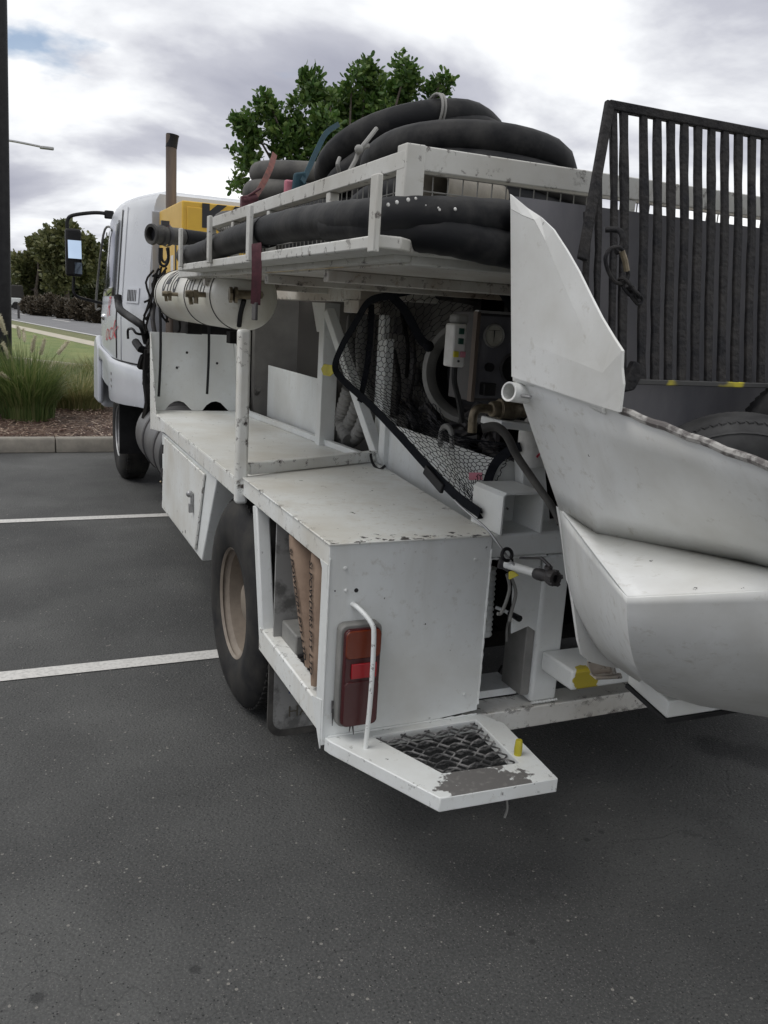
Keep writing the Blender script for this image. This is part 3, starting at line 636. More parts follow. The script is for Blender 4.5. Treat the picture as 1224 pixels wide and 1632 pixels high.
MB().box(.835,1.299,2.72,2.73,.46,.9665).build('front_wall', M['mott'], B_)
MB().box(.86,1.299,2.55,2.71,.46,.54).build('locker_step', M['greyp'], B_, bevel=.006)
def expanded(o, ux, uy, nu, nv, L, H, w=.0035, dz=.004):
    """expanded-metal diamonds: zigzag strands; ux along the long way"""
    m = MB(); ux = Vector(ux); uy = Vector(uy); up = ux.cross(uy).normalized()
    for j in range(nv+1):
        for sg in (1, -1):
            P = []
            for i in range(nu*4+1):
                ph = i/4; tri = math.sin(ph*2*math.pi)*.5
                P.append(Vector(o) + ux*(ph*L) + uy*((j + (.5*sg*abs(math.sin(ph*math.pi))))*H if True else 0) + up*(dz*(sg)*abs(math.sin(ph*math.pi))))
            m.tube(P, w, 4, flat=1.6)
    return m
def clip_poly(m, poly):
    """drop faces whose centre leaves the xy polygon"""
    def inside(x, y):
        c = False; n = len(poly)
        for i in range(n):
            x1, y1 = poly[i]; x2, y2 = poly[(i+1)%n]
            if (y1 > y) != (y2 > y) and x < (x2-x1)*(y-y1)/(y2-y1)+x1: c = not c
        return c
    m.f = [f for f in m.f if inside(sum(m.v[i][0] for i in f)/len(f), sum(m.v[i][1] for i in f)/len(f))]
    return m
ex = expanded((.84,2.16,.482),(1,0,0),(0,1,0),7,14,.075,.034); clip_poly(ex, [(.862,2.16),(1.295,2.16),(1.295,2.53),(.862,2.53)])
ex.build('expanded_mesh_floor', M['steel'], B_, kind='stuff')
def weld(pts, r_=.0032, par=B_, mat='white'):
    Q = catmull(pts, 14); rr = [r_*(1+.35*math.sin(i*2.1)+rnd.uniform(-.2,.2)) for i in range(len(Q))]
    MB().tube(Q, rr, 6).build('weld_bead', M[mat], par)
weld([(.83,2.137,.3865),(1.0,2.137,.3865),(1.16,2.137,.3865),(1.33,2.137,.387)]); weld([(1.3335,2.139,.42),(1.3335,2.139,.6),(1.3335,2.139,.8),(1.3335,2.139,.93)])
weld([(XS+.001,2.139,.93),(XS,2.1385,.8),(XS,2.1385,.6),(XS,2.1385,.40)], .0025); weld([(1.336,2.149,.894),(1.45,2.149,.893),(1.54,2.149,.894)])
weld([(1.546,2.152,.388),(1.60,2.152,.387),(1.645,2.152,.388)], .004); weld([(1.603,2.03,.0+.545),(1.603,2.10,.545),(1.603,2.15,.545)], .003)
for (x, z) in ((.86,.90),(1.28,.90),(1.28,.46)): MB().lathe([(.006,0),(.006,.003),(.003,.0045)], (x,2.1395,z), (0,-1,0), 8).build('rivet', M['white'], B_)
# holes and bolt on the rear panel
for (x, y, r_) in ((568,941,.0062),(534,942,.0022)):
    p = at(x, y, Y=2.1385); MB().lathe([(r_,0),(r_,.0015)], p, (0,1,0), 16).build('drain_hole', M['ink'], B_)
p = at(551, 941, Y=2.139); MB().ball(p, .0055, 6).build('bolt_head', M['white'], B_)
# tail light
TLo = bpy.data.objects.new('tail_light', None); COL.objects.link(TLo); TLo.parent = T; WL[TLo.name] = Vector((.908,2.1,.43)); TLo.location = WL[TLo.name]-WL[T.name]
def rrect(x0, x1, z0, z1, r, y, skew=0, n=5):
    P = []
    for cx, cz, a0 in ((x1-r,z1-r,0),(x0+r,z1-r,90),(x0+r,z0+r,180),(x1-r,z0+r,270)):
        for k in range(n+1):
            a = R(a0+90*k/n); P.append((cx+r*math.cos(a)+skew*(cz-z0), y, cz+r*math.sin(a)))
    return P
MB().prism(rrect(.842,.970,.428,.742,.022,2.105,0), (0,.034,0)).build('housing', M['greyp'], TLo, bevel=.004)
MB().prism(rrect(.850,.962,.434,.732,.018,2.088), (0,.017,0)).build('lens_base', M['red'], TLo, bevel=.006, seg=3)
MB().prism([(x, y, z) for x, y, z in rrect(.852,.960,.645,.730,.016,2.083)], (0,.006,0)).build('indicator_lens', M['amber'], TLo, bevel=.003)
MB().box(.872,.950,2.082,2.0885,.585,.630).build('reflector', M['bright'], TLo, bevel=.002)
MB().prism(rrect(.852,.960,.437,.575,.016,2.084), (0,.005,0)).build('brake_lens', M['red'], TLo, bevel=.003)
P = catmull([(.888,2.141,.790),(.892,2.10,.790),(.912,2.055,.762),(.918,2.045,.72),(.918,2.043,.55),(.912,2.045,.385)], 5)
MB().tube(P, .0072, 12).build('guard_bar', M['stepw'], TLo)
m = MB(); 
for a, b in (((.840,2.136,.50),(.832,2.12,.47)),((.842,2.136,.475),(.835,2.118,.43)),((.90,2.135,.425),(.888,2.115,.404)),((.905,2.135,.424),(.90,2.11,.396))): m.tube([a,b], [.004,.001], 5)
m.build('sealant_scrap', M['steel'], TLo)

# ---- rear step
St = bpy.data.objects.new('rear_step', None); COL.objects.link(St); St.parent = T; WL[St.name] = Vector((1.1,1.95,.35)); St.location = WL[St.name]-WL[T.name]
ZT = .385; out = [(.820,2.139),(.828,2.11),(.998,1.742),(1.357,1.728),(1.385,2.06),(1.345,2.139)]
inn = [(.958,2.105),(1.062,1.853),(1.300,1.836),(1.312,2.105)]
def poly_ring(outer, inner, z0, z1):
    m = MB(); P = [(x,y,z1) for x,y in outer]; Q = [(x,y,z1) for x,y in inner]; P0 = [(x,y,z0) for x,y in outer]; Q0 = [(x,y,z0) for x,y in inner]
    no, ni = len(outer), len(inner); v = P+Q+P0+Q0; o2 = no; b = no+ni; f = []
    link = [(0,0),(1,0),(2,1),(3,2),(4,3),(5,3)]
    for i in range(no):
        j = (i+1)%no; a, c = link[i][1], link[j][1]
        top = [i, j, o2+c] + ([o2+a] if a != c else [])
        f.append(tuple(top)); f.append(tuple(b+q for q in reversed(top)))
        f.append((j, i, b+i, b+j))
    for i in range(ni):
        j = (i+1)%ni
        if (i, j) == (3, 0): f.append((o2+3, o2+0, b+o2+0, b+o2+3)); continue
        f.append((o2+i, o2+j, b+o2+j, b+o2+i))
    return m.add(v, f)
MB_ = poly_ring(out, inn, ZT-.042, ZT); MB_.build('step_frame', M['stepw'], St, bevel=.003)
ex = expanded((.90,1.82,ZT-.012),(1,0,0),(0,1,0),6,8,.080,.040,w=.0020,dz=.006); clip_poly(ex, [(.950,2.115),(1.058,1.848),(1.304,1.832),(1.316,2.115)])
ex.build('expanded_mesh_tread', M['meshg'], St, kind='stuff')
p = at(825, 1203, Z=ZT); MB().lathe([(.011,0),(.012,.02),(.010,.045),(.009,.047)], p, (0,0,1), 10).build('marker_stub', M['ylab'], St)
p = at(808, 1275, Y=1.80); MB().tube(catmull([p+Vector((0,0,.02)), p, p+Vector((.004,0,-.03)), p+Vector((-.002,0,-.055))], 4), .0035, 5).build('hanging_rag', M['greyp'], St)

# ---- front (side) deck
F_ = bpy.data.objects.new('side_deck', None); COL.objects.link(F_); F_.parent = T; WL[F_.name] = Vector((1.1,4.3,.4)); F_.location = WL[F_.name]-WL[T.name]
MB().prism([(XS,3.12,.944),(XS,5.34,.944),(1.34,5.34,.944),(1.50,3.46,.944)], (0,0,.006)).build('deck_plate', M['deckw'], F_, bevel=.002)
MB().prism([(XS,3.12,.9435),(XS,3.12,.875),(XS,4.85,.885),(XS,5.34,.835),(XS,5.34,.9435)], (.006,0,0)).build('deck_fascia', M['deckw'], F_, bevel=.002)
MB().beam((1.35,5.30,.965),(1.50,3.50,.965),.03,.03).build('deck_edge_lip', M['white'], F_, bevel=.004)
MB().beam((XS-.004,3.115,.87),(XS-.004,3.115,1.52),.046,.046,up=(0,1,0)).build('corner_post', M['deckw'], F_, bevel=.012, seg=3)
MB().beam((.84,3.135,.999),(1.53,3.40,.999),.04,.045).build('deck_crossbar', M['deckw'], F_, bevel=.005)
rbox('cross_upright', (1.475,1.53,3.30,3.36,.91,1.17), M['white'], F_)
# headboard with two cut-outs
prof = [(XS,.951),(XS,1.42),(1.315,1.42),(1.36,.951)]
hb = [(XS,5.336,1.42),(XS,5.336,.951)]
for cx in (.985, 1.215):
    hb += [(cx-.085,5.336,.951),(cx-.06,5.336,.985),(cx-.03,5.336,1.005),(cx,5.336,1.010),(cx+.03,5.336,1.0),(cx+.065,5.336,.965),(cx+.08,5.336,.951)]
hb += [(1.36,5.336,.951),(1.315,5.336,1.42)]
MB().prism(hb, (0,.006,0)).build('headboard', M['white'], F_, bevel=.001)
MB().prism([(XS,5.334,1.42),(XS,5.334,.951),(XS,5.14,.951),(XS,5.19,1.05)], (.006,0,0)).build('headboard_gusset', M['deckw'], F_, bevel=.001)
MB().prism([(1.318,5.334,1.42),(1.35,5.334,.951),(1.37,5.10,.951),(1.352,5.2,1.15)], (.006,0,0)).build('headboard_gusset', M['white'], F_, bevel=.001)
for (x, y) in ((298,562),(346,579),(282,586)): 
    p = at(x, y, Y=5.334); MB().lathe([(.008,0),(.008,.001)], p, (0,1,0), 12).build('bolt_hole', M['ink'], F_)
for xx, y0 in ((254,632),(331,628)):
    a = at(xx-1, y0, Y=5.27); b = at(xx+2, 470, Y=5.27)
    MB().tube(catmull([a, a.lerp(b,.4)+Vector((.006,0,0)), a.lerp(b,.8), b+Vector((-.01,.03,0))], 4), .008, 8).build('rubber_cord', M['black'], F_)
# under-deck locker
MB().prism([(XS+.014,5.0,.866),(XS+.014,3.60,.866),(XS+.014,3.88,.415),(XS+.014,4.97,.415)], (.45,0,0)).build('locker_body', M['white'], F_, bevel=.006)
d_ = MB().prism([(XS+.001,4.86,.858),(XS+.001,3.80,.850),(XS+.001,3.985,.44),(XS+.001,4.93,.435)], (.011,0,0)).build('locker_door', M['deckw'], F_, bevel=.004)
lk = at(308, 800, X=XS); m = MB().box(XS-.012,XS+.0,lk.y-.012,lk.y+.012,lk.z-.05,lk.z+.045); m.ball(lk+Vector((-.018,0,.04)), .017, 6); m.box(XS-.022,XS-.010,lk.y-.016,lk.y+.006,lk.z-.05,lk.z-.005); m.build('door_latch', M['galv'], F_, bevel=.002)
for z in (.50,.64,.78): MB().tube([(XS-.001,4.93-(z-.44)*.13,z-.02),(XS-.001,4.93-(z-.44)*.13,z+.03)], .008, 8).build('door_hinge', M['steel'], F_)
# far side, seen only from elsewhere
MB().box(2.68,3.188,2.14,5.34,.90,.965).build('far_side_deck', M['white'], T, bevel=.005)
MB().box(2.70,3.18,3.9,5.0,.42,.899).build('far_side_locker', M['white'], T, bevel=.005)
MB().box(2.70,3.18,2.16,2.75,.36,.899).build('far_tool_box', M['white'], T, bevel=.005)

# ---- mud flap with faded print
MF = bpy.data.objects.new('mud_flap', None); COL.objects.link(MF); MF.parent = T; WL[MF.name] = Vector((1.05,2.7,.06)); MF.location = WL[MF.name]-WL[T.name]
MB().prism(rrect(.815,1.34,.095,.46,.06,2.70), (0,.008,0)).build('flap_rubber', M['rubberd'], MF, bevel=.002)
MB().prism(rrect(.835,1.325,.125,.455,.04,2.697), (0,.0025,0)).build('flap_face', M['mott'], MF)
rx = cols((1,0,0),(0,0,1),(0,-1,0))
text('flap_print', 'IF', .11, M['blueink'], MF, (.925,2.6955,.30), rx, .0004, weight=.004)
text('flap_print', 'HA', .06, M['brownink'], MF, (.93,2.6955,.19), rx, .0004)

# ---- side air reservoir ahead of the locker
FT_ = bpy.data.objects.new('air_reservoir', None); COL.objects.link(FT_); FT_.parent = T; WL[FT_.name] = Vector((1.10,5.8,.4)); FT_.location = WL[FT_.name]-WL[T.name]
MB().lathe([(.0,-.02),(.14,-.012),(.20,.01),(.242,.03),(.246,.05),(.246,1.16),(.20,1.20),(.0,1.22)], (1.105,5.18,.665), (0,1,0), 40, False).build('reservoir_shell', M['resv'], FT_)
MB().lathe([(.0,-.045),(.15,-.035),(.225,-.012),(.2505,.02),(.2505,.12)], (1.105,5.18,.665), (0,1,0), 40, False).build('end_cap', M['black'], FT_)
for yy in (5.50, 5.95): MB().lathe([(.247,0),(.254,.004),(.254,.046),(.247,.05)], (1.105,yy,.665), (0,1,0), 40, False).build('strap_band', M['steel'], FT_)
m = MB(); r = random.Random(4)
for k in range(9): m.tube(catmull([(.90+.05*k%.2,5.35+.02*k,.47),(.93+.02*r.random(),5.33+.03*k,.42),(.95,5.36+.04*k,.40-.02*r.random())],3), .006, 5)
m.build('tangled_pipes', M['brass'], FT_)

# ---- water / air tank with number painted on
TK = bpy.data.objects.new('pressure_tank', None); COL.objects.link(TK); TK.parent = T; TC = Vector((.985,4.55,1.64)); WL[TK.name] = TC; TK.location = TC-WL[T.name]
TR = .145
prof = [(.0,3.675)]+[(TR*math.sin(a), 3.80-.125*math.cos(a)+0) for a in [R(q) for q in (12,24,36,48,60,72,82)]]+[(TR,3.80),(TR,5.36)]+[(TR*math.cos(R(q)), 5.36+.09*math.sin(R(q))) for q in (15,30,45,60,75,88)]
MB().lathe([(a, b) for a, b in prof], (.985,0,1.64), (0,1,0), 56, False).build('tank_shell', M['tank'], TK)
for yy in (3.83, 4.42, 5.30): MB().lathe([(TR-.001,0),(TR+.004,.001),(TR+.004,.006),(TR-.001,.007)], (.985,yy,1.64), (0,1,0), 56, False).build('tank_band', M['steel'], TK)
def cyl_bend(yc, rr=TR+.0012):
    def f(p):
        a = p.y/rr + R(30); r_ = rr+p.z; return Vector((-r_*math.cos(a), -p.x+0, r_*math.sin(a)))
    return f
for s_t, yc, sx in (('0418', 4.88, 1.0), ('711', 4.30, .62), ('777', 4.03, .62)):
    text('painted_number', s_t, .235, M['ink'], TK, (.985, yc, 1.64), None, .0003, bend=cyl_bend(yc), sx=sx*.95, weight=.002)
# valves on the tank
def valve(c, s=1.0, lever=True):
    c = Vector(c); m = MB()
    m.tube([c+Vector((0,0,0)), c+Vector((-.05*s,0,0))], .013*s, 8); m.lathe([(.022*s,0),(.022*s,.022*s)], c+Vector((-.05*s,0,0)), (-1,0,0), 6)
    m.lathe([(.016*s,0),(.02*s,.02*s),(.016*s,.04*s)], c+Vector((-.072*s,0,0)), (-1,0,0), 8)
    if lever: m.beam(c+Vector((-.09*s,0,0)), c+Vector((-.085*s,-.01,-.05*s)), .02*s, .008*s)
    m.lathe([(.012*s,0),(.012*s,.03*s)], c+Vector((-.06*s,0,-.015*s)), (0,0,-1), 6)
    return m
valve((.852,3.93,1.64),.9).build('brass_valve', M['brass'], TK); valve((.845,4.60,1.64),.75).build('brass_valve', M['brass'], TK)
m = MB(); q = at(378, 470, Y=3.66); m.tube([q+Vector((-.01,0,0)), at(412,470,Y=3.66)], .020, 10); m.lathe([(.034,0),(.034,.012),(.018,.02)], q, (-1,.1,0), 10); m.lathe([(.034,0),(.034,.012)], q+Vector((-.022,0,0)), (-1,.1,0), 7)
m.tube([at(412,470,Y=3.66), at(414,470,Y=3.72)], .02, 8)
m.build('tee_valve', M['brass'], TK)
q0, q1 = at(389,478,Y=3.66), at(381,520,Y=3.72); MB().tube(catmull([q0, q0.lerp(q1,.5)+Vector((-.004,0,0)), q1],4), .011, 8).build('drain_hose', M['black'], TK)
MB().box(.96,1.04,3.95,4.02,1.43,1.484).build('tank_saddle', M['dark'], TK); MB().box(.96,1.04,4.95,5.02,1.43,1.484).build('tank_saddle', M['dark'], TK)
MB().tube(catmull([(.90,5.44,1.60),(.86,5.46,1.59),(.84,5.42,1.5),(.85,5.40,1.4)],4), .014, 8).build('filler_pipe', M['steel'], TK)
m = MB(); r = random.Random(8)
for k in range(12):
    a0 = at(r.uniform(243,266), r.uniform(425,450), Y=5.46); P = [a0]
    for j in range(4): P.append(P[-1]+Vector((r.uniform(-.05,.04), r.uniform(-.03,.03), r.uniform(-.14,.02))))
    m.tube(catmull(P,3), .007, 5)
m.build('cable_tangle', M['dark'], TK)

# ---- service bay behind the deck
rbox('engine_cover', (1.72,1.76,3.06,4.05,.83,1.70), M['engine']); rbox('engine_hood', (1.86,1.9,2.2,3.058,1.42,1.70), M['engine']); rbox('front_dark_backing', (1.36,3.1,5.385,5.41,.70,1.705), M['dark'])  # the front one is a dark sheet standing in for the shaded gap
rbox('brown_side_cover', (1.60,1.64,4.06,4.92,.90,1.70), M['cover'])
rbox('grey_end_cover', (1.40,1.78,5.14,5.20,.83,1.70), M['engine'])
rbox('bay_back_wall', (1.9,1.94,2.3,4.04,.83,1.70), M['dark'])
rbox('loose_side_panel', (1.472,1.478,4.04,5.08,.952,1.262), M['white'], bevel=.002)
rbox('bay_pillar', (1.42,1.50,3.965,4.035,.88,1.64), M['white'])
MB().prism([(1.418,3.96,1.64),(1.418,3.955,1.5),(1.418,4.06,1.5),(1.418,4.15,1.64)], (.006,0,0)).build('pillar_gusset', M['white'], T)
MB().beam((1.43,3.93,1.60),(1.49,3.34,.96),.05,.045,up=(1,0,0)).build('diagonal_brace', M['white'], T, bevel=.004)
MB().beam((1.455,3.70,1.69),(1.455,4.8,1.69),.09,.085).build('rack_support_beam', M['rustw'], T, bevel=.005)
rbox('support_foot', (1.408,1.50,3.49,3.69,1.655,1.722), M['rustw'])
rbox('support_block', (1.400,1.505,3.485,3.66,1.60,1.6548), M['rustw'])
rbox('hanging_bracket', (1.53,1.56,3.5,3.56,1.2,1.6), M['white'])
MB().beam((1.54,3.4,1.69),(2.7,3.4,1.69),.08,.06).build('rack_cross_beam', M['rustw'], T, bevel=.004)
MB().beam((1.42,5.0,1.69),(2.7,5.0,1.69),.08,.06).build('rack_cross_beam', M['rustw'], T, bevel=.004)
rbox('bay_upright', (1.52,1.56,3.44,3.52,.90,1.50), M['white'])
for k, (x0, x1) in enumerate(((563,600),(580,640))):
    P = catmull([at(x0,505,X=1.60), at(x0-4,560,X=1.56), at(x0+2,610,X=1.54), at(x0+20,650,X=1.56)], 6)
    MB().tube(P, .030, 10).build('pale_delivery_hose', M['hosew'] if 'hosew' in M else M['white'], T)
# ribbed hoses at the foot of the pillar
for k, pts in enumerate((((558,618),(548,650),(545,675),(556,700)), ((572,640),(560,672),(545,690),(535,705)), ((585,660),(572,690),(555,705),(538,712)))):
    P = catmull([at(x,y,X=1.53+.02*k) for x, y in pts], 9)
    rr = [.031 + (.008 if i % 2 == 0 else 0) for i in range(len(P))]
    MB().tube(P, rr, 12).build('ribbed_hose', M['greyp'], T)
P = catmull([at(412,620,X=1.42), at(402,640,X=1.42), at(404,658,X=1.42), at(420,668,X=1.42)],6); MB().tube(P, .018, 8).build('ribbed_hose', M['rubberd'], T)
# mixer drum mouth
dc_ = at(752, 592, X=1.66); ax = Vector((-.74,-.66,.10)).normalized()
MB().lathe([(.155,.10),(.165,.02),(.185,-.012),(.205,-.005),(.212,.02),(.235,.25),(.235,.5),(.0,.52)], dc_, -ax, 48, False).build('mixer_drum', M['greyp'], T)
MB().lathe([(.0,.16),(.152,.14),(.157,.02)], dc_, -ax, 40, False).build('drum_interior', M['ink'], T)
# white guard plate along the lower bay, handle, oddments
rbox('guard_plate', (1.497,1.503,2.36,3.36,.83,1.152), M['white'], bevel=.002)
MB().tube(catmull([at(703,712,X=1.495), at(703,690,X=1.495), at(711,679,X=1.495), at(720,690,X=1.495), at(721,716,X=1.495)],5), .011, 8).build('plate_handle', M['greyp'], T)
MB().lathe([(.0,-.07),(.06,-.06),(.085,-.02),(.085,.05),(.06,.08),(.0,.09)], at(622,720,X=1.56), (1,.2,0), 16, False).build('small_pump', M['steel'], T)
m = MB(); r = random.Random(21)
for k in range(30):
    a0 = at(r.uniform(640,800), r.uniform(650,720), X=1.66); P=[a0]
    for j in range(3): P.append(P[-1]+Vector((r.uniform(-.02,.06), r.uniform(-.12,.12), r.uniform(-.07,.06))))
    m.tube(catmull(P,3), r.uniform(.008,.018), 6)
m.build('hydraulic_hoses', M['steel'], T)
for k, (xa, ya, xb, yb, rr_) in enumerate(((628,560,632,660,.012),(640,500,648,600,.009),(655,520,650,640,.014),(668,610,700,668,.010),(632,640,668,690,.016),(700,470,760,480,.02),(720,660,752,690,.014))):
    MB().tube(catmull([at(xa,ya,X=1.68), at((xa+xb)/2+6,(ya+yb)/2,X=1.62), at(xb,yb,X=1.66)],6), rr_, 8).build('grease_line', M['dark'] if k%2 else M['steel'], T)
for (xa, ya) in ((640,520),(662,600),(652,650)):
    q = at(xa, ya, X=1.70); MB().box(q.x-.02,q.x+.0,q.y-.05,q.y+.05,q.z-.04,q.z+.04).build('junction_box', M['steel'], T, bevel=.005)
# control cabinet
CB = bpy.data.objects.new('control_cabinet', None); COL.objects.link(CB); CB.parent = T; c0 = at(755,640,Y=2.4); WL[CB.name] = c0; CB.location = c0-WL[T.name]
x0, x1, zz0, zz1 = at(757,560,Y=2.4).x, 1.80, c0.z, at(757,496,Y=2.4).z
MB().box(x0,x1,2.42,2.56,zz0,zz1).build('cabinet_body', M['steel'], CB, bevel=.004)
MB().box(x0+.012,x1-.01,2.412,2.4195,zz0+.01,zz1-.012).build('gauge_panel', M['plate'], CB)
MB().box(x0-.004,x0+.008,2.395,2.42,zz0,zz1).build('door_edge', M['exh'], CB); MB().box(x0,x1,2.395,2.42,zz1-.004,zz1+.004).build('top_edge', M['galv'], CB)
def gauge(px_, py_, r_, face=M['dial'], ring=M['steel']):
    p = at(px_, py_, Y=2.405); g = MB().lathe([(r_,0),(r_*1.08,-.006),(r_*.98,-.014),(r_*.92,-.012),(r_*.9,-.004)], p+Vector((0,.006,0)), (0,1,0), 28, False).build('pressure_gauge', ring, CB)
    MB().lathe([(.0,0),(r_*.93,0)], p+Vector((0,.001,0)), (0,1,0), 28, False).build('dial', face, g)
    MB().prism([p+Vector((-.0022,-.002,r_*.45)), p+Vector((.0022,-.002,r_*.45)), p+Vector((.0,-.002,-r_*.6))], (0,-.001,0)).build('needle', M['ink'], g)
    MB().box(p.x-r_*.55,p.x+r_*.55,p.y-.0035,p.y-.0025,p.z+r_*.44,p.z+r_*.475).build('scale_mark', M['ink'], g)
gauge(787, 535, .036, ring=M['greyp']); gauge(818, 587, .048, M['black']); 
q = at(778, 585, Y=2.4); MB().lathe([(.014,0),(.014,.016)], q, (0,-1,0), 12).build('selector_knob', M['black'], CB)
q = at(776, 620, Y=2.4); MB().box(q.x-.022,q.x+.022,2.38,2.411,q.z-.02,q.z+.02).build('switch_box', M['black'], CB, bevel=.003)
# pendant with buttons
PD = bpy.data.objects.new('control_pendant', None); COL.objects.link(PD); PD.parent = T; pc = at(735, 548, Y=2.36); WL[PD.name] = pc; PD.location = pc-WL[T.name]
MB().box(pc.x-.028,pc.x+.018,2.36,2.42,pc.z-.072,pc.z+.060).build('pendant_case', M['bottle'], PD, bevel=.006)
MB().box(pc.x-.016,pc.x+.028,2.37,2.425,pc.z+.0605,pc.z+.088).build('pendant_hood', M['greyp'], PD, bevel=.008)
for (dx, dz, mm) in ((-.004,.038,'greenb'),(-.004,.008,'greenb'),(-.018,-.032,'ylab'),(.006,-.032,'pink')):
    MB().box(pc.x+dx-.0085,pc.x+dx+.0085,2.352,2.3595,pc.z+dz-.009,pc.z+dz+.009).build('push_button', M[mm], PD, bevel=.0015)
MB().lathe([(.004,0),(.004,.003)], (pc.x-.006,2.3595,pc.z-.053), (0,-1,0), 10).build('case_screw', M['steel'], PD)
MB().tube(catmull([(pc.x,2.39,pc.z-.07),(pc.x+.003,2.39,pc.z-.12),(pc.x+.03,2.40,pc.z-.18),(pc.x+.06,2.42,pc.z-.25)],6), .0095, 8).build('pendant_cable', M['black'], PD)
# water valve on its shelf, above the bottle
q = at(795, 652, Y=2.2)
VV = bpy.data.objects.new('water_valve', None); COL.objects.link(VV); VV.parent = T; WL[VV.name] = q; VV.location = q-WL[T.name]
MB().lathe([(.02,-.06),(.024,-.055),(.024,-.03),(.032,-.03),(.034,.02),(.026,.03),(.026,.06),(.02,.065)], q+Vector((.03,0,0)), (1,0,0), 12).build('valve_body', M['brass'], VV, bevel=.002)
MB().tube(catmull([q+Vector((-.03,0,0)), q+Vector((-.07,0,.0)), q+Vector((-.085,0,-.02)), q+Vector((-.085,0,-.07))],4), .014, 10).build('elbow', M['brass'], VV)
MB().tube([q+Vector((.02,0,.03)), q+Vector((.02,0,.055))], .012, 8).build('valve_stem', M['brass'], VV)
MB().lathe([(.05,0),(.05,.004)], q+Vector((.04,0,-.045)), (0,0,1), 4).build('valve_shelf', M['white'], VV)
MB().beam(at(782,672,Y=2.2), at(848,680,Y=2.2), .12, .022).build('shelf_arm', M['white'], VV, bevel=.003)
# rag of grey hose from the valve down to the hopper hinge
P = catmull([at(768,683,Y=2.12), at(790,680,Y=2.10), at(808,695,Y=2.08), at(823,725,Y=2.06), at(850,765,Y=2.02), at(880,808,Y=1.96), at(893,835,Y=1.92)], 6)
MB().tube(P, [.014-.004*i/len(P) for i in range(len(P))], 10).build('drain_hose', M['rubberd'], T)
# white upright shield and inverted-U bracket on the rear beam
q = [at(785,738,Y=2.34), at(797,727,Y=2.34), at(832,742,Y=2.34), at(838,850,Y=2.34), at(780,850,Y=2.34)]
MB().prism(q, (0,.006,0)).build('shield_plate', M['white'], T, bevel=.001)
q = [at(832,735,Y=2.28), at(868,735,Y=2.28), at(880,860,Y=2.28), at(836,860,Y=2.28)]
MB().prism(q, (0,.05,0)).build('shield_post', M['white'], T, bevel=.004)
ux0, ux1, uz = 1.352, 1.502, 1.103
U = MB()
prf = [(ux0,.973),(ux0,uz-.012),(ux0+.012,uz),(ux1-.006,uz),(ux1,uz-.006),(ux1,.973),(ux1-.007,.973),(ux1-.007,uz-.008),(ux0+.014,uz-.007),(ux0+.007,uz-.014),(ux0+.007,.973)]
U.prism([(x,2.13,z) for x,z in prf], (0,.18,0)); U.build('inverted_bracket', M['white'], T, bevel=.001)
rbox('bracket_web', (1.43,1.494,2.285,2.29,.974,1.09), M['white'])

# ---- rear frame to the right of the tool box
rbox('rear_top_beam', (1.336,1.70,2.15,2.31,.895,.970), M['white'], bevel=.008)
rbox('rear_upright', (1.545,1.645,2.155,2.30,.385,.894), M['white'], bevel=.012, seg=3)
rbox('upright_web', (1.512,1.5435,2.17,2.29,.41,.66), M['greyp'], bevel=.003)
MB().prism([at(820,878,Y=2.165), at(862,878,Y=2.165), at(862,1012,Y=2.165), at(842,998,Y=2.165), at(815,1010,Y=2.165)], (0,.006,0)).build('gusset_plate', M['white'], T, bevel=.001)
MB().beam((1.336,2.19,.343),(3.2,2.19,.343),.10,.072).build('rear_bottom_beam', M['beamw'], T, bevel=.004)
MB().box(1.336,1.54,2.235,2.36,.385,.41).build('rear_ledge', M['white'], T)
rbox('far_rear_upright', (2.36,2.46,2.155,2.30,.385,.894), M['white'], bevel=.012)
rbox('far_top_beam', (1.702,2.68,2.16,2.30,.90,.965), M['white'], bevel=.008)
sp = at(913, 1070, Y=1.985); zb = at(913,1101,Y=1.985).z
MB().box(sp.x,2.42,1.985,2.153,zb,sp.z).build('hopper_support_arm', M['stubw'], T, bevel=.008)
# vertical ribbed pipe, levers, wire behind
P = [at(778,905,Y=2.3).lerp(at(770,1012,Y=2.3), i/40) for i in range(41)]
MB().tube(P, [.026+(.004 if i%3==0 else 0) for i in range(41)], 12).build('ribbed_pipe', M['white'], T)
P = [at(790,968,Y=2.22), at(803,973,Y=2.2), at(826,985,Y=2.12)]
MB().tube(P, .006, 8).build('control_lever', M['white'], T); MB().tube([at(812,977,Y=2.17), at(828,986,Y=2.11)], [.008,.011], 8).build('lever_grip', M['black'], T)
MB().tube(catmull([at(821,1010,Y=2.25), at(820,1025,Y=2.25), at(825,1030,Y=2.25), at(843,1027,Y=2.25)],4), .004, 6).build('bent_rod', M['galv'], T)
MB().tube(catmull([at(812,985,Y=2.2), at(808,1000,Y=2.2), at(807,1022,Y=2.2)],4), .004, 6).build('bent_rod', M['greyp'], T)
for pts in (((808,915),(812,940),(800,975),(793,978)), ((815,920),(822,945),(815,975),(812,990))):
    MB().tube(catmull([at(x,y,Y=2.10) for x,y in pts],5), .0055, 8).build('hanging_cable', M['greyp'], T)
for k in range(3): MB().tube(catmull([at(800+14*k,1060,Y=2.5), at(792+14*k,1085,Y=2.5), at(805+10*k,1118,Y=2.5), at(812+10*k,1135,Y=2.5)],5), .004, 6).build('loose_wire', M['dark'], T)

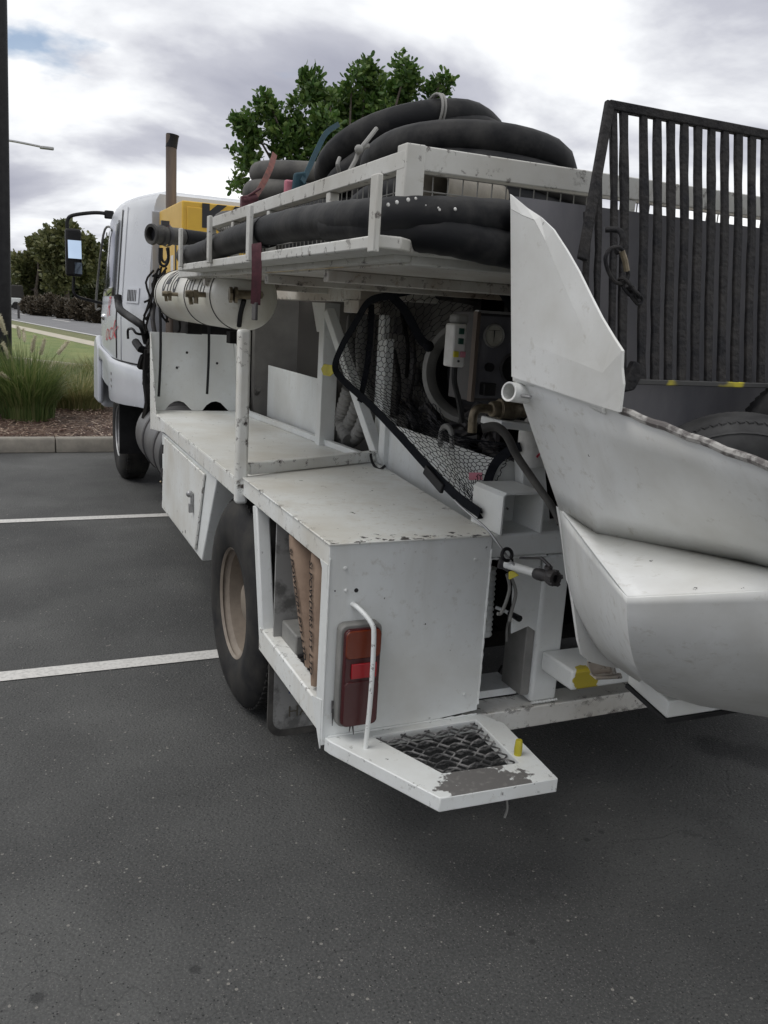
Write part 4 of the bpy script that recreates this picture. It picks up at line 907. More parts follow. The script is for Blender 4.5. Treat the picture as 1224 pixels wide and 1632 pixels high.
# ---- hopper
HP = bpy.data.objects.new('hopper', None); COL.objects.link(HP); HP.parent = T; WL[HP.name] = Vector((2.0,1.3,.75)); HP.location = WL[HP.name]-WL[T.name]
def mir(p): return Vector((4.0-p[0], p[1], p[2]))
MB().prism([(.986,1.625,1.857),(3.014,1.625,1.857),(2.965,1.625,1.49),(2.78,1.625,1.16),(2.6,1.625,.95),(1.4,1.625,.95),(1.22,1.625,1.16),(1.035,1.625,1.49)], (0,.008,0)).build('splash_plate', M['plate'], HP)
wingY = lambda x: 1.6-.35*(x-815)/178
outl = [(815,310),(840,331),(862,344),(884,367),(905,398),(922,432),(942,472),(960,505),(978,538),(993,560),(992,585),(994,612),(990,655)]
cre = [(820,334),(838,344),(858,352),(876,385),(892,425),(908,462),(925,500),(942,540),(958,575),(967,594),(967,615),(967,632),(965,648)]
O_ = [at(x, y, Y=wingY(x)) for x, y in outl]; C_ = [at(x, y, Y=wingY(x)) + Vector((-.007,0,0)) for x, y in cre]
bot = [at(822+ (965-822)*i/12, 600+48*i/12, Y=wingY(822+143*i/12)) + Vector((-.008,0,0)) for i in range(13)]
r = random.Random(3)
O_ = [p + Vector((r.uniform(-.002,.002), 0, r.uniform(-.002,.002))) for p in O_]
for s in (0, 1):
    f = (lambda p: p) if s == 0 else mir
    g = MB().grid([[f(p) for p in O_], [f(p) for p in C_]]); lft = [at(819, 330+265*i/12, Y=1.6) for i in range(13)]
    # main sheet: fan from the back edge to the crease
    rows = [[f(C_[i].lerp(bot[0].lerp(C_[0], 1-i/12), t)) for t in (0,.25,.5,.75,1)] for i in range(13)]
    g.grid(rows)
    g.grid([[f(C_[12].lerp(bot[0], t)) for t in (0,.25,.5,.75,1)], [f(bot[12].lerp(bot[0], t)) for t in (0,.25,.5,.75,1)]])
    if s == 1: g.f = [q[::-1] for q in g.f]
    g.build('side_wing', M['hopperw'], HP, solid=.006, smooth=None)
    bead = catmull([f(at(822,603,Y=1.595)), f(at(860,613,Y=1.525)), f(at(905,630,Y=1.44)), f(at(940,643,Y=1.37)), f(at(966,652,Y=1.31))], 4)
    MB().tube(bead, .0095, 10).build('wing_fold', M['hopperw'], HP)
E_ = [at(822,604,Y=1.6), at(990,656,Y=1.27), at(1100,690,Y=1.12), at(1224,745,Y=.95), Vector((1.10,.75,1.385))]
Bt = [at(893,812,Y=1.62), at(950,850,Y=1.46), at(1060,868,Y=1.27), at(1224,903,Y=1.09), Vector((1.50,.97,1.17))]
lipr = catmull(E_[1:], 5)
# upper side walls: continuous sheet round the back
side = [E_[0].lerp(E_[1], i/6) for i in range(6)]+[E_[1].lerp(E_[3], i/12)+Vector((0,0,.0015*math.sin(i*1.9))) for i in range(12)]+[E_[3].lerp(E_[4], i/6) for i in range(7)]
sideb = [Bt[0].lerp(Bt[1], i/6) for i in range(6)]+[Bt[1].lerp(Bt[3], i/12) for i in range(12)]+[Bt[3].lerp(Bt[4], i/6) for i in range(7)]
ringT = side + [Vector((1.2,.70,1.38)), Vector((2.0,.68,1.38)), Vector((2.8,.70,1.38))] + [mir(p) for p in reversed(side)]
ringB = sideb + [Vector((1.70,.94,1.17)), Vector((2.0,.93,1.17)), Vector((2.30,.94,1.17))] + [mir(p) for p in reversed(sideb)]
rows = [[a.lerp(b, t) + Vector((0,0,0)) for a, b in zip(ringT, ringB)] for t in (0,.2,.4,.6,.8,1)]
up = MB().grid(rows); up.build('upper_wall', M['hopperw'], HP, solid=.006, smooth=30)
lm = MB().tube([p+Vector((0,0,.002)) for p in ringT[6:-6]], .0075, 8); lm.build('rolled_lip', M['liprust'] if 'liprust' in M else M['steel'], HP)
inr = MB().grid([[p.lerp(Vector((2.0,1.3,p.z)), .02) for p in rr_] for rr_ in rows]); 
# inner lining floor so that the well is closed
MB().add([p.lerp(Vector((2,1.35,1.16)),.01) for p in ringB], [tuple(range(len(ringB)))]).build('well_floor', M['lining'], HP, smooth=None)
# lower body
G_ = at(1000,952,Y=1.12); H_ = at(1224,941,Y=.985)
ridge = [at(893,812,Y=1.62)+Vector((-.002,-.006,0)), G_, H_, Vector((1.7,.90,1.15)), Vector((2.3,.90,1.15)), mir(H_), mir(G_), mir(at(893,812,Y=1.62))]
def dens(P, n=6):
    out = []
    for a, b in zip(P[:-1], P[1:]): out += [a.lerp(b, i/n) for i in range(n)]
    return out+[P[-1]]
rd = dens(ridge, 8); inner = [ringB[min(int(i/len(rd)*len(ringB)), len(ringB)-1)] for i in range(len(rd))]
# shelf
sh = MB(); tb = sideb; n = len(tb)
rr1 = dens([ridge[0], G_], 8) + dens([G_, H_], 8)[1:] + dens([H_, ridge[3]], 8)[1:]
rr0 = [tb[min(int(round(i*(n-1)/(len(rr1)-1))), n-1)] for i in range(len(rr1))]
for s in (0, 1):
    f = (lambda p: p) if s == 0 else mir
    a = [f(p) for p in rr0]; b = [f(p) for p in rr1]
    if s: a, b = b, a
    MB().grid([a, [p.lerp(q,.5) for p, q in zip(a,b)], b]).build('shelf', M['hopperw'], HP, solid=.005, smooth=25)
K = [[at(893,812,Y=1.62), at(906,925,Y=1.62), at(930,992,Y=1.62), at(956,1035,Y=1.60), at(985,1062,Y=1.60), Vector((1.50,1.60,.70))],
     [at(948,884,Y=1.36), at(958,975,Y=1.37), at(970,1028,Y=1.43), at(992,1056,Y=1.50), at(1020,1080,Y=1.56), Vector((1.58,1.60,.68))],
     [G_, at(1003,1010,Y=1.14), at(1015,1062,Y=1.22), at(1038,1092,Y=1.34), at(1062,1106,Y=1.48), Vector((1.66,1.60,.67))],
     [at(1110,947,Y=1.05), at(1110,1020,Y=1.075), at(1110,1078,Y=1.15), at(1112,1112,Y=1.28), at(1116,1122,Y=1.45), Vector((1.72,1.60,.67))],
     [H_, at(1224,1030,Y=1.01), at(1224,1090,Y=1.09), at(1224,1125,Y=1.23), at(1224,1140,Y=1.42), Vector((1.80,1.60,.68))],
     [Vector((1.7,.90,1.15)), Vector((1.71,.92,1.0)), Vector((1.73,1.0,.88)), Vector((1.76,1.15,.78)), Vector((1.8,1.38,.71)), Vector((1.85,1.60,.68))],
     [Vector((2.0,.90,1.15)), Vector((2.0,.92,1.0)), Vector((2.0,1.0,.87)), Vector((2.0,1.15,.77)), Vector((2.0,1.38,.70)), Vector((2.0,1.60,.68))]]
colsK = [catmull(c, 4) for c in K]
def surf(colset):
    nr_ = len(colset[0]); rows = []
    for j in range(nr_): rows.append([c[j] for c in colset])
    return rows
c1 = []; 
for i in range(2): c1 += [[a.lerp(b, t/4) for a, b in zip(colsK[i], colsK[i+1])] for t in range(4)]
c1.append(colsK[2])
c2 = []
for i in range(2, 6): c2 += [[a.lerp(b, t/4) for a, b in zip(colsK[i], colsK[i+1])] for t in range(4)]
c2.append(colsK[6])
full = c1[:-1]+c2; full += [[mir(p) for p in c] for c in reversed(full[:-1])]
lb = MB().grid(surf(full)); lb.build('lower_body', M['hopperw'], HP, smooth=38, solid=.005)
# edge flange of the back plate, visible below the left shoulder
q = [(890,808),(896,846),(905,905),(914,965),(922,1022),(928,1044),(940,1055),(965,1062),(990,1066),(985,1062),(956,1035),(930,992),(906,925),(897,850)]
fl = [at(x,y,Y=1.625) for x, y in q]
for s in (0,1):
    f = (lambda p: p) if s == 0 else mir
    MB().prism([f(p) for p in fl], (0,.010,0)).build('plate_flange', M['hopperw'], HP, bevel=.001)
# clean-out trough under the belly
q = [at(1000,1066,Y=1.66), at(1006,1062,Y=1.66), at(1072,1124,Y=1.40), at(1140,1128,Y=1.36), at(1140,1134,Y=1.36), at(1072,1136,Y=1.40)]
a, b, c = at(1003,1064,Y=1.66), at(1066,1118,Y=1.45), at(1224,1128,Y=1.40)
tz = .025
MB().prism([a, b, Vector((2.2, b.y-.02, b.z)), Vector((2.2, 1.66, a.z))], (0,0,-.045)).build('trough', M['white'], HP, bevel=.004)
MB().prism([a+Vector((-.006,0,-.0455)), b+Vector((-.006,-.006,-.0455)), Vector((2.2, b.y-.026, b.z-.0455)), Vector((2.2,1.66,a.z-.0455))], (0,0,-.010)).build('trough_underside', M['black'], HP)  # thin black slab along the underside of the trough
# socket tube on the left
q = at(838,628,Y=1.585); MB().lathe([(.017,.0),(.0205,.0),(.0205,-.055),(.017,-.055)], q, (.9,.25,-.1), 20, False).build('pin_socket', M['hopperw'], HP, solid=.002)
MB().tube([at(832,631,Y=1.55), at(846,633,Y=1.52)], .004, 8).build('socket_pin', M['galv'], HP)
# hinge bracket, crumpled
P0 = at(935,1040,Y=1.74); b1 = [at(938,1036,Y=1.74), at(962,1034,Y=1.73), at(972,1060,Y=1.72), at(975,1072,Y=1.74), at(945,1076,Y=1.76), at(938,1062,Y=1.745)]
MB().prism(b1, (0,.008,0)).build('hinge_bracket', M['rustw'], HP, bevel=.002)
b2 = [at(940,1072,Y=1.84), at(990,1072,Y=1.82), at(992,1078,Y=1.72), at(950,1080,Y=1.70)]
MB().prism(b2, (0,0,-.007)).build('hinge_foot', M['rustw'], HP, bevel=.002)
MB().prism([at(964,1036,Y=1.735), at(968,1034,Y=1.80), at(982,1076,Y=1.80), at(975,1074,Y=1.735)], (.005,0,0)).build('hinge_rib', M['rustw'], HP)
MB().lathe([(.014,0),(.014,.010),(.008,.012),(.008,.02)], at(966,1071,Y=1.76), (0,0,1), 6).build('hinge_bolt', M['rustw'], HP)

# ---- hinged grate standing open over the hopper
GR = bpy.data.objects.new('hopper_grate', None); COL.objects.link(GR); GR.parent = T; WL[GR.name] = Vector((2.0,1.52,1.49)); GR.location = WL[GR.name]-WL[T.name]
tl, trr, bl, brr = at(972,166,Y=1.60), at(1224,202,Y=1.60), at(1000,608,Y=1.50), at(1224,605,Y=1.50)
zt, zb_ = 2.062, 1.494
dg0 = at(914,415,Y=1.545)
def gp(x, z):     # the leaning plane
    t = (z-zb_)/(zt-zb_); return Vector((x, 1.50+.10*t, z))
def bar(x, z0, z1, w=.018, d=.005, seed=0):
    r = random.Random(seed); P = []; n = 10; vs = []; 
    for i in range(n+1):
        z = z0+(z1-z0)*i/n; p = gp(x + (.006 if z > 1.86 else 0)*0, z); kk = .004*math.exp(-((z-1.83)/.12)**2)
        p.x += kk + r.uniform(-.0006,.0006); ww = w/2 + r.uniform(-.0012,.0012)
        vs += [p+Vector((-ww,-d,0)), p+Vector((ww,-d,0)), p+Vector((ww,d,0)), p+Vector((-ww,d,0))]
    fs = [(3,2,1,0), tuple(4*n+k for k in range(4))]
    for i in range(n):
        for k in range(4): fs.append((4*i+k, 4*i+(k+1)%4, 4*i+4+(k+1)%4, 4*i+4+k))
    return MB().add(vs, fs)
xl = tl.x+.004; sp_ = (at(1187,300,Y=1.55).x-at(992,300,Y=1.55).x)/8.0
bars = [at(q,300,Y=1.56).x for q in (981,998,1030,1052,1074,1096,1118,1140,1162,1184,1206)]
while bars[-1] < 2.79: bars.append(bars[-1]+(bars[10]-bars[6])/4)
for i, x in enumerate(bars):
    if x > 2.80: break
    bar(x, zb_-.004, zt-.012, w=.0198 if i else .015, seed=i).build('grate_bar', M['grate'], GR, bevel=.002)
xR = 2.80
# diagonal side frames with their short bars
for s in (0,1):
    f = (lambda p: p) if s == 0 else mir
    a, b = f(Vector((xl-.006,1.598,zt))), f(Vector((dg0.x,dg0.y-.03,dg0.z)))
    MB().beam(a, b, .022, .012, up=(0,1,0)).build('side_frame', M['grate'], GR, bevel=.003)
    for k, (x, zz) in enumerate(((xl-.036,1.955),(xl-.066,1.865))):
        p = f(Vector((x,0,0))); bar(p.x, zb_+.0, zz-.03 if k else zz-.02, w=.013, seed=50+k).build('grate_bar', M['grate'], GR, bevel=.002)
MB().beam((xl-.01,1.600,zt-.006), (mir((xl-.01,0,0)).x,1.600,zt-.006), .020, .020).build('top_frame', M['grate'], GR, bevel=.003)
MB().beam((at(1000,608,Y=1.5).x-.05,1.500,zb_-.004), (2.95,1.500,zb_-.004), .012, .012).build('bottom_frame', M['gratey'] if 'gratey' in M else M['steel'], GR, bevel=.002)
q = [at(1013,575,Y=1.47), at(1022,580,Y=1.47), at(1022,605,Y=1.47), at(1012,622,Y=1.47), at(994,626,Y=1.47), at(994,608,Y=1.47), at(1004,596,Y=1.47)]
MB().prism(q, (0,.02,0)).build('hinge_lug', M['grate'], GR, bevel=.004)
# hook with a carabiner and chain hanging from it
q = catmull([at(965,366,Y=1.50), at(982,366,Y=1.485), at(990,371,Y=1.475), at(993,385,Y=1.47), at(988,398,Y=1.47), at(982,402,Y=1.47)], 5)
MB().tube(q, .0062, 10).build('welded_hook', M['grate'], GR)
KB = thing('carabiner', at(988,430,Y=1.46), 'dark steel carabiner clipped to the welded hook on the grate', 'carabiner')
pts = [(980,394),(971,398),(965,412),(968,428),(975,443),(984,451),(994,450),(1001,440),(999,425),(995,408),(990,396)]
MB().tube(catmull([at(x,y,Y=1.455) for x, y in pts], 5, closed=True), .0042, 8, closed=True).build('ring', M['grate'], KB)
MB().tube([at(991,400,Y=1.455), at(996,415,Y=1.455), at(999,432,Y=1.455)], .0062, 8).build('locking_sleeve', M['greyp2'] if 'greyp2' in M else M['brass'], KB)
KC = thing('short_chain', at(1008,460,Y=1.46), 'short rusty chain hanging from the carabiner on the grate', 'chain')
def link(c, d, w, l, th, n):
    d = Vector(d).normalized(); n = Vector(n); s = d.cross(n).normalized(); P = []
    for k in range(16):
        a = 2*math.pi*k/16; ca, sa = math.cos(a), math.sin(a)
        P.append(Vector(c)+d*(sa*w + math.copysign(l/2-w, sa) if True else 0)+s*ca*w)
    return MB().tube(P, th, 7, closed=True)
dd = at(1018,478,Y=1.46)-at(992,448,Y=1.455)
for k in range(4):
    t = .15+.24*k; link(at(992,448,Y=1.455)+dd*t, dd, .0085, .034, .0035, (0,1,0) if k%2 else (.7,.3,.6)).build('chain_link', M['grate'], KC)
MB().beam(at(1005,460,Y=1.462), at(1017,482,Y=1.462), .014, .01).build('end_shackle', M['grate'], KC, bevel=.003)

# tyres lying in the hopper
def loose_tyre(c, ax, R_, w, label):
    c = Vector(c); t = thing('loose_tyre', c, label, 'tyre', 'tyres carried in the hopper')
    pr = [(R_*.60,-w*.46),(R_*.72,-w*.52),(R_*.88,-w*.5),(R_*.955,-w*.42),(R_*.985,-w*.30),(R_,-w*.12),(R_,w*.12),(R_*.985,w*.30),(R_*.955,w*.42),(R_*.88,w*.5),(R_*.72,w*.52),(R_*.60,w*.46)]
    MB().lathe(pr, c, ax, 64, False).build('casing', M['tyreg'], t, solid=.008)
    ax = Vector(ax).normalized(); u = ax.orthogonal().normalized(); v = ax.cross(u); m = MB()
    for k in range(84):
        a = 2*math.pi*k/84
        for s, sh_ in ((-1,.02),(1,.02)):
            n = u*math.cos(a)+v*math.sin(a); tt = -u*math.sin(a)+v*math.cos(a)
            m.beam(c+n*(R_*.998)+ax*s*w*.10, c+n*(R_*.972)+ax*s*w*.40+tt*sh_, .011, .008, up=n)
    for off in (0, -.14, .14):
        m.tube([c+(u*math.cos(a)+v*math.sin(a))*(R_*.996)+ax*w*off for a in [2*math.pi*k/64 for k in range(64)]], .004, 5, closed=True)
    m.build('tread', M['tyreg'], t, kind='stuff')
    for q_ in (.68,.74,.90):
        for sg in (-1,1): m2 = MB().lathe([(R_*q_,sg*w*.505),(R_*(q_+.012),sg*w*.53),(R_*(q_+.024),sg*w*.505)][::sg], c, ax, 48, False); m2.build('sidewall_rib', M['tyreg'], t)
    pr2 = [(R_*.80,w*.525),(R_*.815,w*.535),(R_*.83,w*.525)]
    MB().lathe(pr2, c, ax, 48, False).build('sidewall_rib', M['tyreg'], t); MB().lathe([(a_, -b_) for a_, b_ in pr2], c, ax, 48, False).build('sidewall_rib', M['tyreg'], t)
    return t
ct = at(1150,657,Y=1.36); RT_ = .235
loose_tyre((ct.x+.06, 1.34, ct.z-RT_-.002), (.62,.76,.10), RT_, .14, 'worn grey tyre standing in the hopper against the splash plate')
ct = at(1222,640,Y=1.44); loose_tyre((ct.x+.22, 1.47, ct.z-.14), (.15,.95,.2), .22, .13, 'second worn tyre at the right edge, mostly out of the picture')

# ---- rack
RK = bpy.data.objects.new('hose_rack', None); COL.objects.link(RK); RK.parent = T; WL[RK.name] = Vector((2.0,3.0,1.7)); RK.location = WL[RK.name]-WL[T.name]
x0, x1, y0, y1 = .815, 3.185, 1.80, 3.78; zt_, zt0 = 1.952, 1.912
def rb(name, a, mat='rackw', bevel=.003): return MB().box(*a).build(name, M[mat], RK, bevel=bevel)
rb('top_rail', (x0,x0+.035,y0,y1,zt0,zt_), 'rackw'); rb('top_rail', (x1-.035,x1,y0,y1,zt0,zt_))
rb('top_rail', (x0+.0352,x1-.0352,y0,y0+.035,zt0,zt_+.012)); rb('top_rail', (x0+.0352,x1-.0352,y1-.035,y1,zt0,zt_))
rb('bottom_channel', (x0-.012,x0+.03,y0+.0,4.38,1.718,1.765), 'rackw'); rb('bottom_channel', (x1-.03,x1+.012,y0,4.38,1.718,1.765))
rb('bottom_channel', (x0+.0302,x1-.0302,y0,y0+.04,1.712,1.7645)); rb('bottom_channel', (x0+.0302,x1-.0302,4.34,4.38,1.712,1.7645))
rb('rack_floor', (x0+.03,x1-.03,y0+.0402,4.338,1.712,1.718), 'rustw', None)
for (x, y, w) in ((x0+.0005,y0-.0015,.048),(x1-.048,y0-.0015,.048),(x0,y1-.032,.03),(x1-.03,y1-.032,.03)):
    rb('corner_post', (x,x+w,y,y+w,1.7655,zt_+.0135 if y < 2 else zt0-.0005))
for yy in (2.28, 2.86, 3.35): rb('side_post', (x0+.002,x0+.03,yy,yy+.03,1.7655,zt0-.0005)); rb('side_post', (x1-.03,x1-.002,yy,yy+.03,1.7655,zt0-.0005))
for xx in (1.42,2.0,2.58): rb('rear_post', (xx,xx+.03,y0+.002,y0+.03,1.765,zt0-.0005))
def wires(name, o, ux, uz, nu, nz, du, dz):
    m = MB(); o = Vector(o); ux = Vector(ux); uz = Vector(uz)
    for i in range(nu+1): m.tube([o+ux*du*i, o+ux*du*i+uz*dz*nz], .0016, 4)
    for j in range(nz+1): m.tube([o+uz*dz*j, o+uz*dz*j+ux*du*nu], .0016, 4)
    return m.build(name, M['galvd'] if 'galvd' in M else M['greyp'], RK, kind='stuff')
wires('wire_mesh', (x0+.05,y0+.036,1.768), (1,0,0), (0,0,1), 58, 4, .0385, .036)
wires('wire_mesh', (x0+.032,y0+.05,1.768), (0,1,0), (0,0,1), 49, 4, .038, .036)
wires('wire_mesh', (x1-.032,y0+.05,1.768), (0,1,0), (0,0,1), 49, 4, .038, .036)
wires('wire_mesh', (x0+.05,y1-.04,1.768), (1,0,0), (0,0,1), 58, 4, .0385, .036)
tray = [(.705,1.675),(.762,1.675),(.822,1.735),(3.178,1.735),(3.178,1.7995),(.8025,1.7995),(.8025,3.86),(.705,3.86)]
MB().prism([(x,y,1.7315) for x,y in tray], (0,0,.027)).build('hose_tray', M['rackw'], RK, bevel=.004)
for yy in (2.3, 2.9, 3.9): rb('floor_rib', (.83,3.17,yy,yy+.04,1.680,1.7118), 'rustw')
# outriggers that hold the long hose
for (qx, qy, zlo, zhi) in ((598,278,1.722,1.872),(397,328,1.735,1.897),(333,345,1.745,1.908),(287,365,1.745,1.90)):
    p = at(qx, qy, X=.695); yy = p.y
    rb('hose_bracket', (.690,.7035,yy-.024,yy+.012,zlo,zhi))

# hoses along the side (one runs round the rear corner)
def hose(name, P, r_, label, mat='rubber', n=8, seg=16, cat='hose', group=None, coupling=None):
    t = thing(name, P[0], label, cat, group)
    Q = catmull(P, n); rr = [r_*(1+.02*math.sin(i*1.7)) for i in range(len(Q))]
    MB().tube(Q, rr, seg).build('hose_body', M[mat], t, smooth=60)
    return t, Q
LH, Q = hose('delivery_hose', [(.757,3.93,1.800),(.752,3.6,1.798),(.751,3.0,1.822),(.752,2.5,1.828),(.752,2.2,1.822),(.752,1.98,1.812),(.780,1.80,1.806),(.86,1.715,1.808),(1.00,1.700,1.815),(1.2,1.70,1.815),(1.5,1.71,1.81),(2.1,1.71,1.80)],
    .0445, 'thick black rubber hose in the side brackets of the rack, bending round its corner')
for i, yy in enumerate((3.30, 2.63)):
    MB().lathe([(.044,0),(.0475,.004),(.0475,.05),(.044,.055)], (.752,yy,1.812 if i==0 else 1.826), (0,1,0), 20, False).build('hose_splice', M['rubber'], LH)
MB().lathe([(.0,-.004),(.043,-.002),(.047,.004),(.047,.03),(.043,.04)], (.757,3.935,1.800), (0,-1,0), 20, False).build('hose_end', M['rubberd'], LH)
m = MB(); r = random.Random(6)
for (x, y) in ((634,322),(652,318),(664,316),(700,331),(680,327),(727,333),(702,334),(620,326)):
    c = at(x, y, Y=1.655); k = r.uniform(.0015,.005)
    m.lathe([(0,.002),(k*.7,.0015),(k,0)], c+Vector((0,.004,0)), (0,-1,.1), 7, False)
m.build('concrete_spatter', M['bottle'], LH)
hose('delivery_hose', [(.745,2.05,1.802),(.765,1.86,1.790),(.81,1.76,1.778),(.88,1.695,1.770),(1.00,1.682,1.757),(1.2,1.682,1.748),(1.7,1.685,1.745),(2.1,1.685,1.745)], .040, 'second black hose squeezed under the long one at the rear corner of the rack')
# short pipe with a dusty coupling pointing left
CP = thing('coupled_hose', at(240,373,Y=4.72), 'dusty hose end with a steel coupling poking out at the front of the rack', 'hose')
a, b = at(240,373,Y=4.62), at(292,378,Y=4.72)
MB().lathe([(.034,.03),(.037,0),(.049,0),(.052,.012),(.044,.025),(.043,.055),(.050,.06),(.050,.085),(.043,.09),(.043,.20)], a, (b-a), 24, False).build('coupling', M['rubberd'], CP, solid=.002)
MB().lathe([(.0,0),(.036,0)], a+(b-a).normalized()*.03, (b-a), 20, False).build('bore', M['ink'], CP)
MB().tube(catmull([b, b+Vector((.12,.06,-.0)), b+Vector((.4,.15,.0)), b+Vector((.8,.1,.0))],5), .042, 14).build('hose_body', M['rubber'], CP)
q = a+(b-a)*.42; m = MB().lathe([(.053,0),(.055,.006),(.055,.018),(.053,.024)], q, (b-a), 20, False); m.box(q.x-.02,q.x+.02,q.y-.03,q.y,q.z+.045,q.z+.07); m.build('clamp', M['steel'], CP)
MB().tube(catmull([at(255,395,Y=4.9), at(255,418,Y=4.9), at(262,424,Y=4.9), at(268,415,Y=4.9), at(268,394,Y=4.9)],5), .008, 7).build('tie_loop', M['black'], CP)

# coils on top
def coil(name, c, rad, layers, r_, label, tilt=(0,0), squash=1.0, mat='rubber', seed=0, drop=0.0, tie=None, turns_pitch=None, azim=0):
    c = Vector(c); r = random.Random(seed); t = thing(name, c, label, 'hose coil', 'coiled hoses carried on the rack')
    rot = Matrix.Rotation(R(azim),3,'Z') @ Matrix.Rotation(R(tilt[0]),3,'X') @ Matrix.Rotation(R(tilt[1]),3,'Y')
    pts = []; n = 40
    for L_, (dr, dz, ox, oy) in enumerate(layers):
        for k in range(n):
            a = 2*math.pi*k/n; f = k/n
            nxt = layers[min(L_+1, len(layers)-1)]
            s = max(0, (f-.8)/.2); s = s*s*(3-2*s)
            R1 = rad+dr+(nxt[0]-dr)*s; z = dz+(nxt[1]-dz)*s; X_ = ox+(nxt[2]-ox)*s; Y_ = oy+(nxt[3]-oy)*s
            wob = .010*math.sin(2*a+L_*1.3+seed)+.006*math.sin(3*a+seed*2)
            p = Vector((X_+(R1+wob)*math.cos(a), Y_+(R1+wob)*math.sin(a)*squash, z+.006*math.sin(2*a+L_)+drop*abs(math.cos(a))*-1))
            pts.append(c+rot@p)
    MB().tube(pts, r_, 14).build('hose_body', M[mat], t, smooth=70)
    return t, rot
def tie(t, c, ax, rad, n=1, mat='greyp'):
    c = Vector(c); ax = Vector(ax).normalized(); u = ax.orthogonal().normalized(); v = ax.cross(u)
    for k in range(n):
        P = [c+ax*(k*.012)+(u*math.cos(a)*rad[0]+v*math.sin(a)*rad[1]) for a in [2*math.pi*i/20 for i in range(20)]]
        MB().tube(P, .005, 6, closed=True).build('tie_rope', M[mat], t)
r1 = .049
cA, _ = coil('coiled_hose', (1.355,2.50,1.800), .315, [(.045,0,0,0),(.02,.085,.0,0),(.02,.165,.01,.0),(.0,.25,.0,.01),(-.08,.17,.0,.0)], r1, 'large black hose coil nearest the rear rail of the rack', tilt=(-8,6), seed=1)
cA2, _ = coil('coiled_hose', (1.42,2.58,1.925), .315, [(0,0,0,0),(-.0,.08,.01,0)], r1, 'hose coil lying inside and behind the nearest one', tilt=(-9,6), seed=5)
cB, _ = coil('coiled_hose', (1.43,3.08,2.085), .295, [(0,0,0,0),(.0,.10,.0,0),(.02,.045,.05,.03),(-.09,.08,0,0)], r1+.004, 'highest black hose coil tilted up behind the nearest one', tilt=(-22,-10), seed=2)
cC, _ = coil('coiled_hose', (1.42,3.22,1.84), .36, [(0,0,0,0),(-.01,.11,0,0),(-.1,.05,0,0)], r1, 'black hose coil lying beneath the highest one', seed=3)
cD, _ = coil('coiled_hose', (1.28,4.05,1.92), .20, [(.0,0,0,0),(.02,.095,.0,0),(.0,.19,.0,.0),(-.02,.28,.02,0)], .050, 'small dusty grey hose coil at the front end of the rack', mat='rubberd', seed=4)
cE, _ = coil('coiled_hose', (1.10,3.86,1.88), .17, [(.0,0,0,0),(.02,.07,.0,0)], .040, 'small faded coil lowest at the front end of the rack', mat='rubberd', seed=6)
P = at(683,147,Y=2.80); tie(cB, at(690,181,Y=2.84), (1,.1,0), (.054,.066), 2)
P = at(585,245,Y=2.35); MB().tube(catmull([at(588,232,Y=2.25), at(574,238,Y=2.25), at(566,256,Y=2.25), at(556,274,Y=2.25)],5), .006, 7).build('tie_rope', M['greyp'], cA)
MB().tube(catmull([at(600,205,Y=2.28), at(582,228,Y=2.25), at(572,240,Y=2.25)],5), .006, 7).build('tie_rope', M['greyp'], cA)
MB().ball(at(572,238,Y=2.24), .012, 6).build('knot', M['greyp'], cA)
MB().tube(catmull([at(541,252,Y=2.9), at(538,262,Y=2.88), at(541,276,Y=2.9)],5), .007, 7).build('tie_rope', M['greyp'], cC)
# pale tapered pipe inside the rack
PP = thing('steel_reducer', at(690,300,Y=2.1), 'dusty tapered steel pipe lying inside the rack behind the rear wire mesh', 'pipe')
a, b = at(690,300,Y=2.02), at(830,322,Y=2.25)
MB().lathe([(.047,0),(.050,.006),(.050,.02),(.046,.03),(.040,.25),(.030,.45),(.030,.8)], a, (b-a), 24, False).build('pipe', M['kerb'], PP, solid=.003)
# straps
def strap(name, pts, w, mat, label, thick=.003, extra=None, nrm=(0,-1,0)):
    t = thing(name, pts[0], label, 'strap'); Q = catmull(pts, 5); m = MB(); n = Vector(nrm)
    vs = []
    for i, p in enumerate(Q):
        d = (Q[min(i+1,len(Q)-1)]-Q[max(i-1,0)]).normalized(); s = d.cross(n).normalized()*w/2; nn = d.cross(s).normalized()*thick/2
        vs += [p-s-nn, p+s-nn, p+s+nn, p-s+nn]
    fs = [(3,2,1,0), tuple(4*(len(Q)-1)+k for k in range(4))]
    for i in range(len(Q)-1):
        for k in range(4): fs.append((4*i+k, 4*i+(k+1)%4, 4*i+4+(k+1)%4, 4*i+4+k))
    m.add(vs, fs).build('webbing', M[mat], t); return t
t = strap('ratchet_strap', [at(438,245,Y=3.72), at(430,270,Y=3.60), at(415,300,Y=3.50), at(402,318,Y=3.42)], .024, 'fadestrap', 'faded red ratchet strap coming down from the small coil to the rack rail')
m = MB(); q = at(394,322,Y=3.40); m.box(q.x-.025,q.x+.025,q.y-.015,q.y+.015,q.z-.035,q.z+.02); m.lathe([(.018,-.03),(.018,.03)], q+Vector((.01,0,.01)), (1,0,.3), 10); m.beam(q+Vector((0,0,.02)), q+Vector((.05,0,.055)), .03, .008); m.build('ratchet', M['redstrap'], t, bevel=.003)
strap('hanging_strap', [at(409,388,X=.696), at(409,400,X=.694), at(409,440,X=.694), at(407,485,X=.698)], .030, 'redstrap', 'maroon strap hanging from the rack in front of the tank end', nrm=(-.5,-.8,0))
q = at(406,494,X=.698); MB().box(q.x-.004,q.x+.004,q.y-.022,q.y+.022,q.z-.03,q.z+.022).build('strap_buckle', M['steel'], bpy.data.objects['hanging_strap'], bevel=.002)
